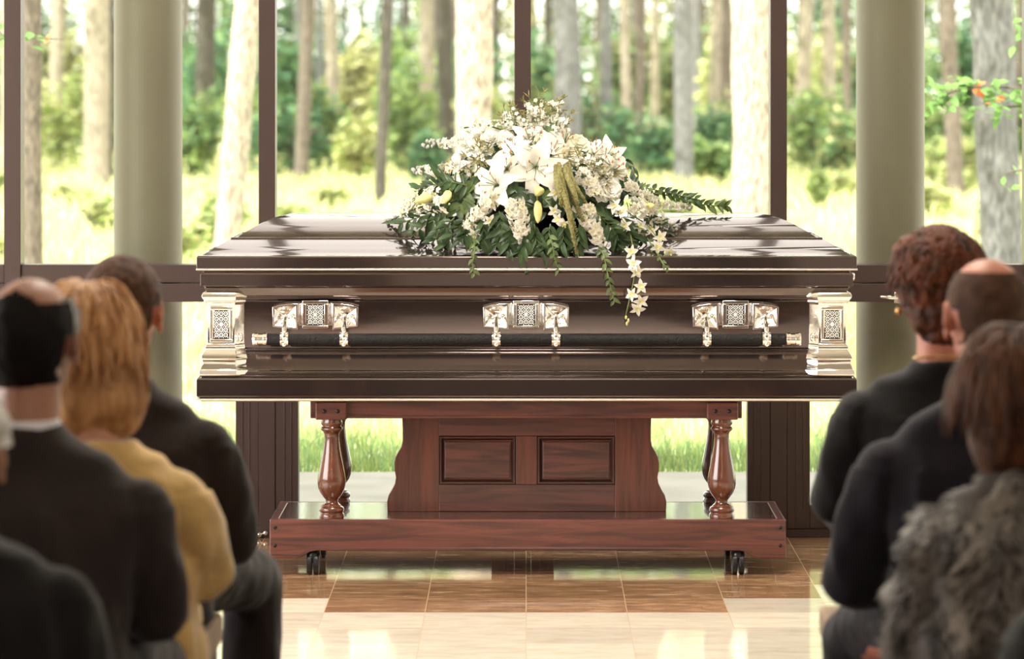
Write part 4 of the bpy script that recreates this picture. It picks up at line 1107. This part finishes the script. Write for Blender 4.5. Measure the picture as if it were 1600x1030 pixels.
# nearest on the right: floral dress and tan shawl, only a shoulder in view
def floral():
    m = mat('floral_cloth', (.012, .012, .016), .8); n = m.node_tree; b = n.nodes['Principled BSDF']
    tc = [x for x in n.nodes if x.type == 'TEX_COORD'][0]
    vo = n.nodes.new('ShaderNodeTexVoronoi'); vo.inputs['Scale'].default_value = 17; n.links.new(tc.outputs['Object'], vo.inputs['Vector'])
    rp = n.nodes.new('ShaderNodeValToRGB'); e = rp.color_ramp.elements; e[0].position = .30; e[0].color = (.35, .035, .022, 1); e[1].position = .40; e[1].color = (.012, .013, .012, 1)
    n.links.new(vo.outputs['Distance'], rp.inputs[0]); n.links.new(rp.outputs[0], b.inputs['Base Color']); return m
r8, h8 = person('person in red-flowered black dress and tan shawl at the lower right corner', .960, -6.45, 1.105, -1, (.245, .830), (.255, .62), .875, floral(), J['black'], yaw=.1, fem=True, hairh=.014, skirt=True, seed=23, jname='dress', trouser_name='skirt', knee=(.17, .42), neck=.046)
cap_hair(r8, h8, .1, H['grey'], full_cap, fem=True, seed=6, rough=.006, thick=.014)
M['tan'] = cloth('shawl_tan', (.26, .175, .085), bs=90)
shw = MB()
for i in range(5):
    o_ = i*.012
    shw.limb([(-.045-o_, -.085, .872), (-.12-o_, -.125, .835-o_), (-.185-o_*1.2, -.135, .765-o_), (-.232-o_, -.12, .66), (-.245-o_, -.10, .55)], [.012]*5, 10)
remesh(shw, 'shawl', M['tan'], r8, .006, 2, .003, .03)
for i, Yb in enumerate((-4.12, -4.82, -5.42, -6.22)):
    row(-1, Yb, -2.6, -.66, ['front bench left of the aisle', 'bench left of the aisle under the blonde woman', 'bench left of the aisle under the balding man', 'bench left of the aisle at the lower left corner'][i])
for i, Yb in enumerate((-4.02, -4.76, -5.57, -6.47)):
    row(1, Yb, .645 if i == 0 else .76, 2.6, ['front bench right of the aisle', 'bench right of the aisle under the bald man', 'bench right of the aisle under the woman in fur', 'bench right of the aisle at the lower right corner'][i])

# ------------------------------------------------------------------ outside
def ground_mat():
    m = mat('meadow', (.54, .56, .32), .95, color2=(.38, .44, .20), scale=.9)
    return m
M['meadow'] = ground_mat()
M['bark_pale'] = mat('bark_pale', (.58, .50, .43), .9, color2=(.22, .165, .14), scale=15, bump=1.0, bscale=22, stretch=(3, 3, .9))
M['bark_tan'] = mat('bark_tan', (.40, .33, .27), .9, color2=(.20, .16, .13), scale=9, bump=1.0, bscale=22, stretch=(3, 3, .9))
M['bark_brown'] = mat('bark_brown', (.22, .170, .145), .9, color2=(.07, .052, .045), scale=14, bump=1.0, bscale=22, stretch=(3, 3, .9))
M['bark_grey'] = mat('bark_grey', (.21, .20, .21), .9, color2=(.085, .080, .088), scale=12, bump=1.0, bscale=22, stretch=(3, 3, .9))
M['bark_dark'] = mat('bark_dark', (.070, .058, .050), .9, var=.4, scale=8, bump=1.0, bscale=22, stretch=(3, 3, .9))
for k_, c_ in (('g1', (.36, .44, .16)), ('g2', (.20, .31, .14)), ('g3', (.60, .58, .30)), ('g4', (.10, .22, .12)), ('g5', (.24, .24, .11))):
    M[k_] = mat('foliage_'+k_, c_, .6, var=.35, scale=3, trans=.35)
XO = 90
structure(MB().box(XL-.2, XR+.2, YW+.12, 3.30, -.10, -.012).build('walkway_floor', M['concrete'], smooth=False))
structure(MB().box(-XO, XO, 3.30, 200, -.40, -.03).build('ground', M['meadow'], smooth=False))
structure(MB().box(-XO, XO, -60, 3.30, -.60, -.125).build('ground_beyond', M['meadow'], smooth=False))
# round columns carrying the roof edge
for i, px in enumerate((231.5, 1391)):
    s = FPX/(DIST+1.32); x = (px-VX)/s; r = 53.3/s
    c = MB().lathe([(r*1.0, -.012), (r, ZC)], 64, mx=Matrix.Translation((x, 1.32, 0))).build('round_column', M['column'], smooth=True)
    tag(c, ['round cream column outside the glass behind the blonde woman', 'round cream column outside the glass behind the auburn-haired woman'][i], 'column', 'round cream columns')
# grass blades behind the concrete walk
rg = random.Random(5)
gb = MB(); gl = MB()
def blade(mb, x, y, h, wd, mi):
    a = rg.uniform(0, PI); dx, dy = math.cos(a)*wd, math.sin(a)*wd; lx, ly = rg.gauss(0, h*.3), rg.gauss(0, h*.3)
    mb.add([(x-dx, y-dy, -.03), (x+dx, y+dy, -.03), (x+dx*.7+lx*.4, y+dy*.7+ly*.4, -.03+h*.6), (x-dx*.7+lx*.4, y-dy*.7+ly*.4, -.03+h*.6), (x+lx, y+ly, -.03+h)], [(0, 1, 2, 3), (3, 2, 4)], mi)
for i in range(26000):
    y = 3.32+abs(rg.gauss(0, 1))*1.6
    x = rg.uniform(-2.6, 2.6)*(1+.07*y)
    h = rg.uniform(.04, .11)*(1+.6*noise.noise(Vector((x*1.5, y*1.5, 0))))
    blade(gb, x, y, h, .004, 2 if rg.random() < (y-4.1)*.9 else 0 if rg.random() < .6 else 1)  # blades past the roof shadow are paler, sunlight put into their colour
o = gb.build('grass', [M['g1'], M['g2'], M['g3']], smooth=False); tag(o, 'short green grass along the concrete walk outside the glass', 'grass', kind='stuff')
for i in range(30000):
    y = 7+58*rg.random()**1.3; x = rg.uniform(-.16, .16)*(12+y)
    h = rg.uniform(.06, .24)*(1+.8*noise.noise(Vector((x*.3, y*.12, 4))))
    blade(gl, x, y, h, .012+.0004*y, 0 if rg.random() < .75 else 1)
o = gl.build('grass', [M['g3'], M['g3']], smooth=False); tag(o, 'tall pale sunlit grass in the clearing between the building and the woods', 'grass', kind='stuff')

def leaves_cloud(mb, c, r, n, L, rn, mis=(0, 1), flat=.35, shell=.35):
    cx, cy, cz = c
    for i in range(n):
        while True:
            d = Vector((rn.uniform(-1, 1), rn.uniform(-1, 1), rn.uniform(-1, 1)))
            if 0 < d.length <= 1: break
        d = d.normalized()*(shell+(1-shell)*rn.random())
        lump = 1+.45*noise.noise(d*2.2+Vector((cx, cy, cz)))
        p = Vector((cx+d.x*r[0]*lump, cy+d.y*r[1]*lump, cz+d.z*r[2]*lump))
        a = Vector((rn.gauss(0, 1), rn.gauss(0, 1), rn.gauss(0, flat))).normalized(); b = a.cross(Vector((rn.gauss(0, .6), rn.gauss(0, .6), 1))).normalized()
        l = L*rn.uniform(.6, 1.3)
        mb.add([p-a*l*.5, p+b*l*.28, p+a*l*.5, p-b*l*.28], [(0, 1, 2, 3)], mis[0] if rn.random() < .6 else mis[1])
def trunk_mesh(mb, pts, rads, seg=20, amp=.06, seed=0, mi=0):
    rings = []; n = len(pts)
    for i, (p, r) in enumerate(zip(pts, rads)):
        rr = []
        for j in range(seg):
            a = 2*PI*j/seg
            k_ = 1+amp*noise.noise(Vector((math.cos(a)*2.5+seed, math.sin(a)*2.5, p[2]*5)))+amp*.7*noise.noise(Vector((math.cos(a)*6, math.sin(a)*6+seed, p[2]*11)))
            rr.append((p[0]+r*k_*math.cos(a), p[1]+r*k_*math.sin(a), p[2]))
        rings.append(rr)
    mb.loft(rings, mi)
def tree(px_base, px_top, D, wpx, bark, label, H=9, crown=('g1', 'g2'), cn=1400, seed=0, group=None, branches=6, cr=2.2, name='pine_tree', bend=0, seg=20, crz=None):
    """px_base/px_top: where the trunk meets rows 400 and 0 of the photograph"""
    s = FPX/D; Yt = D-DIST
    za = EYE-(400-VY)/s; zb = EYE+VY/s
    xa = (px_base-VX)/s; xb = (px_top-VX)/s; k_ = (xb-xa)/(zb-za)
    def X(z): return xa+k_*(z-za) if z < zb else xb+k_*(zb-za)*.0+(k_*.4)*(z-zb)
    r = wpx/s/2; x0 = X(0)
    root = thing(name, label, 'tree', (x0, Yt, -.03), group=group)
    zs_ = [0, .12, .3, .6]; z = .6
    st = .22 if D < 45 else .7
    while z < min(4.5, H): z += st; zs_.append(z)
    while z < H: z += .8; zs_.append(z)
    pts_ = [(X(z)-x0, 0, z) for z in zs_]
    rads = [r*(1.25 if z == 0 else 1.10 if z < .2 else 1.0)*(1 if z < 3 else max(.25, 1-.75*(z-3)/(H-3))) for z in zs_]
    mb = MB(); trunk_mesh(mb, pts_, rads, seg, .13 if D < 50 else .07, seed)
    mb.build('trunk', M[bark], root, angle=180)
    rn = random.Random(seed*13+1)
    cb = MB(); cl = MB()
    for i in range(branches):
        z = rn.uniform(H*.55, H*.98); a = rn.uniform(0, 2*PI); L = cr*rn.uniform(.6, 1)
        e = Vector((X(min(z, H))-x0+math.cos(a)*L, math.sin(a)*L, z+rn.uniform(.2, .8)))
        st_ = Vector((X(z)-x0, 0, z-.1))
        cb.tube([st_, st_.lerp(e, .5)+Vector((0, 0, .1)), e], [r*.22, r*.15, r*.05], 6)
        leaves_cloud(cl, e, (cr*.5, cr*.5, cr*.35), cn//branches, .20, rn, (0, 1))
    cb.build('branches', M[bark], root)
    o = cl.build('foliage', [M[crown[0]], M[crown[1]]], root, smooth=False); o['kind'] = 'stuff'
    return root
# nearer trunks, picked out one by one
tree(50, 48, 28, 33, 'bark_brown', 'slender brown-barked pine at the far left edge, beside the left mullion', seed=1)
tree(352, 388, 27, 42, 'bark_pale', 'sunlit pale pine leaning towards the second bronze mullion', seed=2)
tree(741, 740, 26, 58, 'bark_pale', 'thick sunlit pine with flaking bark right behind the flower spray', seed=3)
tree(1177, 1176, 24, 66, 'bark_pale', 'broad white sunlit trunk touching the mullion right of the flowers', seed=4)
tree(1566, 1549, 26, 66, 'bark_grey', 'thick grey-barked pine behind the leafy branch by the right column', seed=5, cn=2400)
# middle distance
mid = [(150, 152, 52, 40, 'bark_tan', 'pale pine trunk with a bright left side, left of the left column'),
       (168, 172, 60, 16, 'bark_dark', 'dark thin trunk hugging the pale pine left of the left column'),
       (78, 92, 66, 22, 'bark_tan', 'hazy pale trunk right of the slender brown pine'),
       (466, 482, 58, 22, 'bark_brown', 'leaning brown trunk right of the second bronze mullion'),
       (528, 516, 64, 20, 'bark_tan', 'pale trunk leaning left, between the brown trunk and the dark thin trunk'),
       (590, 606, 48, 18, 'bark_dark', 'dark thin leaning trunk halfway between mullion and thick pine'),
       (668, 667, 66, 22, 'bark_tan', 'pale trunk just left of the thick pine behind the flowers'),
       (700, 694, 70, 26, 'bark_dark', 'dark trunk against the left side of the thick flaking pine'),
       (893, 884, 56, 40, 'bark_grey', 'grey mottled trunk right of the central mullion'),
       (948, 946, 60, 18, 'bark_grey', 'slim grey trunk, second right of the central mullion'),
       (985, 975, 62, 15, 'bark_tan', 'pinkish slim trunk of a leaning pair right of the flowers'),
       (990, 1003, 64, 14, 'bark_brown', 'brown slim trunk of a leaning pair right of the flowers'),
       (1022, 1024, 74, 13, 'bark_tan', 'thin birch-like trunk right of the leaning pair'),
       (1070, 1067, 54, 30, 'bark_grey', 'grey trunk left of the broad white one, above the leafy branch'),
       (1108, 1120, 66, 18, 'bark_tan', 'thin pale leaning trunk next to the broad white one'),
       (1138, 1136, 70, 24, 'bark_brown', 'shaded brown trunk half behind the broad white one'),
       (1300, 1294, 66, 20, 'bark_tan', 'pale trunk just left of the right column'),
       (1240, 1262, 72, 22, 'bark_tan', 'pale leaning trunk right of the fourth mullion'),
       (1325, 1322, 80, 14, 'bark_brown', 'thin brown trunk against the left edge of the right column'),
       (1500, 1478, 50, 26, 'bark_brown', 'tan leaning trunk between the right column and the grey pine'),
       (1590, 1600, 70, 20, 'bark_brown', 'brown trunk at the far right edge behind the grey pine'),
       (318, 322, 70, 30, 'bark_dark', 'dark trunk between the left column and the leaning pale pine'),
       (12, 10, 60, 20, 'bark_tan', 'pale trunk at the extreme left edge of the view')]
for i, a in enumerate(mid):
    tree(*a, H=11, seed=20+i, cn=2400, branches=8, cr=3.4, seg=14, crown=(('g1', 'g2'), ('g3', 'g1'), ('g2', 'g4'))[i % 3])
LM = [(-80, 'the picture edge'), (18, 'the leftmost mullion'), (50, 'the slender brown pine'), (152, 'the bright-sided pale pine'), (231, 'the left column'), (352, 'the leaning pale pine'), (417, 'the second mullion'), (475, 'the leaning brown trunk'), (600, 'the dark thin trunk'),
      (740, 'the thick flaking pine'), (816, 'the central mullion'), (890, 'the mottled grey trunk'), (985, 'the slim leaning pair'), (1070, 'the plain grey trunk'), (1177, 'the broad white trunk'), (1216, 'the fourth mullion'), (1298, 'the column-side pale trunk'), (1391, 'the right column'), (1490, 'the tan leaning trunk'), (1560, 'the grey pine'), (1700, 'the picture edge')]
def between(px):
    for (a, na), (b, nb) in zip(LM, LM[1:]):
        if a <= px < b: return 'between %s and %s' % (na.replace('the ', '', 1) if 0 else na, nb)
    return 'at the picture edge'
# deep woods: trunks farther off that nothing tells apart
rt = random.Random(31)
for i in range(46):
    px = -60+1720*(i+rt.random())/46; D = rt.uniform(82, 125)
    wq = rt.uniform(7, 16); bk = rt.choice(['bark_dark', 'bark_brown', 'bark_grey', 'bark_brown', 'bark_dark'])
    tree(px, px+rt.uniform(-10, 10), D, wq, bk, 'far %s %s trunk %s' % ('hair-thin' if wq < 10 else 'slim' if wq < 13 else 'stouter', bk[5:], between(px)), H=12, seed=60+i, cn=1300, branches=6, cr=4.2, seg=8,
         group='distant trunks deep in the woods', crown=(('g2', 'g4'), ('g1', 'g2'), ('g5', 'g2'))[i % 3])
# shrubs: leafy masses at the edge of the clearing and in the woods
rs = random.Random(77)
def shrub(px, D, wpx, hpx, cols, n, L, label, group, seed, z0=0.0):
    s = FPX/D; x = (px-VX)/s; root = thing('shrub', label, 'shrub', (x, D-DIST, -.03), group=group)
    rn = random.Random(seed); wv = wpx/s/2; hv = hpx/s
    mb = MB(); mats_ = [M[c] for c in cols]
    k_ = max(3, int(wpx/30))
    for i in range(k_):
        c = (rn.uniform(-.6, .6)*wv, rn.uniform(-.4, .4)*wv, hv*rn.uniform(.35, .62)+z0)
        leaves_cloud(mb, c, (wv*.55, wv*.5, hv*.42), n//k_, L, rn)
    o = mb.build('foliage', mats_, root, smooth=False); o['kind'] = 'stuff'
    st_ = MB()
    for i in range(4):
        st_.tube([(rn.uniform(-.1, .1), rn.uniform(-.1, .1), 0), (rn.uniform(-.3, .3)*wv, 0, hv*.3), (rn.uniform(-.6, .6)*wv, 0, hv*.6)], .02, 5)
    st_.build('stems', M['bark_dark'], root)
    return root
front = [(95, 62, 90, 190, ('g1', 'g3')), (190, 66, 100, 150, ('g1', 'g2')), (300, 60, 80, 150, ('g2', 'g1')), (455, 60, 110, 130, ('g4', 'g2')), (520, 62, 90, 150, ('g1', 'g4')), (560, 57, 70, 110, ('g3', 'g1')), (630, 60, 90, 170, ('g1', 'g2')),
         (660, 56, 80, 90, ('g4', 'g2')), (850, 62, 90, 170, ('g5', 'g1')), (930, 60, 110, 150, ('g5', 'g4')), (1010, 58, 110, 120, ('g4', 'g2')), (1090, 60, 110, 130, ('g4', 'g2')), (1110, 55, 90, 80, ('g2', 'g1')), (1270, 62, 100, 160, ('g1', 'g2')),
         (1310, 56, 80, 110, ('g2', 'g3')), (1470, 60, 80, 130, ('g1', 'g2')), (1500, 54, 90, 100, ('g1', 'g3')), (1610, 60, 90, 150, ('g2', 'g1')), (20, 64, 80, 160, ('g3', 'g1')), (400, 64, 90, 140, ('g1', 'g3')), (760, 66, 100, 140, ('g3', 'g1')), (1190, 64, 120, 140, ('g1', 'g3'))]
where = ['behind the slender brown pine', 'left of the left column', 'between the left column and the leaning pale pine', 'right of the second mullion', 'under the pale left-leaning trunk', 'in front of the dark thin trunk', 'right of the dark thin trunk', 'low beside the thick flaking pine', 'right of the central mullion', 'under the grey mottled trunk', 'behind the right slope of the flowers', 'under the grey trunk', 'low beside the broad white trunk', 'right of the fourth mullion', 'low against the right column', 'right of the right column', 'low beside the grey-barked pine', 'at the far right edge', 'at the far left edge', 'behind the second mullion', 'behind the central mullion', 'behind the broad white trunk']
cn_ = {'g1': 'bright green', 'g2': 'mid green', 'g3': 'yellow-green', 'g4': 'dark bluish-green', 'g5': 'olive-brown'}
for i, (px, D, wp, hp, cols) in enumerate(front):
    shrub(px, D, wp*1.25, hp, cols, 1500, .16, '%s shrub, %s' % (cn_[cols[0]], where[i]), None, 300+i)
for i in range(64):
    px = -70+1740*((i % 32)+rs.random())/32; D = (88 if i < 32 else 118)+rs.uniform(-8, 8)
    cc_ = rs.choice([('g1', 'g2'), ('g2', 'g4'), ('g3', 'g1'), ('g5', 'g2'), ('g4', 'g2'), ('g3', 'g5')])
    shrub(px, D, 120, 300 if i >= 32 else 190, cc_, 1300, .26, '%s %s brush %s' % ('tall' if i >= 32 else 'low', cn_[cc_[0]], between(px)), 'undergrowth clumps deep in the woods', 500+i)
for i in range(34):
    D = rs.uniform(30, 52); px = -60+1720*(i+rs.random())/34; cc_ = rs.choice([('g3', 'g1'), ('g1', 'g1'), ('g1', 'g3')])
    shrub(px, D, rs.uniform(60, 110)*40/D, rs.uniform(35, 75)*40/D, cc_, 500, .12, '%s low %s plants %s' % ('nearer' if D < 41 else 'farther', cn_[cc_[0]], between(px)), 'low plants in the clearing', 700+i)
# leafy branch reaching in at the right, and a small twig at the upper left
def sapling(px_stem, D, Hs, twigs, label, seed):
    s = FPX/D; x = (px_stem-VX)/s; Y = D-DIST
    root = thing('sapling', label, 'tree', (x, Y, -.03)); rn = random.Random(seed)
    MB().tube([(0, 0, 0), (.02, 0, Hs*.5), (0, .02, Hs)], [.022, .016, .008], 10).build('stem', M['bark_brown'], root)
    for path, n in twigs:
        pts_ = [Vector(((px-VX)/s-x, 0, EYE-(py-VY)/s+.03)) for px, py in path]
        b = MB(); b.tube(pts_, [.006]*(len(pts_)-1)+[.002], 6); br = b.build('branch', M['bark_brown'], root)
        lf = MB()
        for i in range(n):
            t = rn.uniform(.12, 1)*(len(pts_)-1); a = min(int(t), len(pts_)-2); q = pts_[a].lerp(pts_[a+1], t-a)+Vector((rn.gauss(0, .035), rn.gauss(0, .05), rn.gauss(-.01, .035)))
            V, F = patch(rn.uniform(.05, .085), rn.uniform(.028, .042), .5, .1, 0, nu=4, nv=1)
            lf.add(V, F, 0 if rn.random() < .97 else 1, Matrix.Translation(q) @ frame((rn.gauss(0, .5), -.5+rn.gauss(0, .4), 1), rn.uniform(0, 6)))
        lf.build('twig_leaves', [M['g2b'], M['orange']], br, angle=180)
    return root
M['g2b'] = mat('sapling_leaf', (.16, .30, .07), .5, var=.3, scale=9, trans=.35)
sapling(1690, 17.5, 2.4, [(((1690, 130), (1620, 140), (1540, 135), (1480, 145), (1455, 160)), 120), (((1690, 190), (1610, 165), (1560, 168), (1530, 160)), 40), (((1690, 60), (1640, 45), (1590, 35)), 24), (((1690, 260), (1630, 262), (1580, 268), (1565, 274)), 8)], 'sapling reaching a leafy green branch across the grey-barked pine', 3)
sapling(-60, 17.5, 2.4, [(((-60, 80), (0, 62), (50, 58), (100, 62)), 16), (((-60, 30), (-10, 40), (10, 60)), 10)], 'sapling with a small leafy twig at the upper left edge', 9)
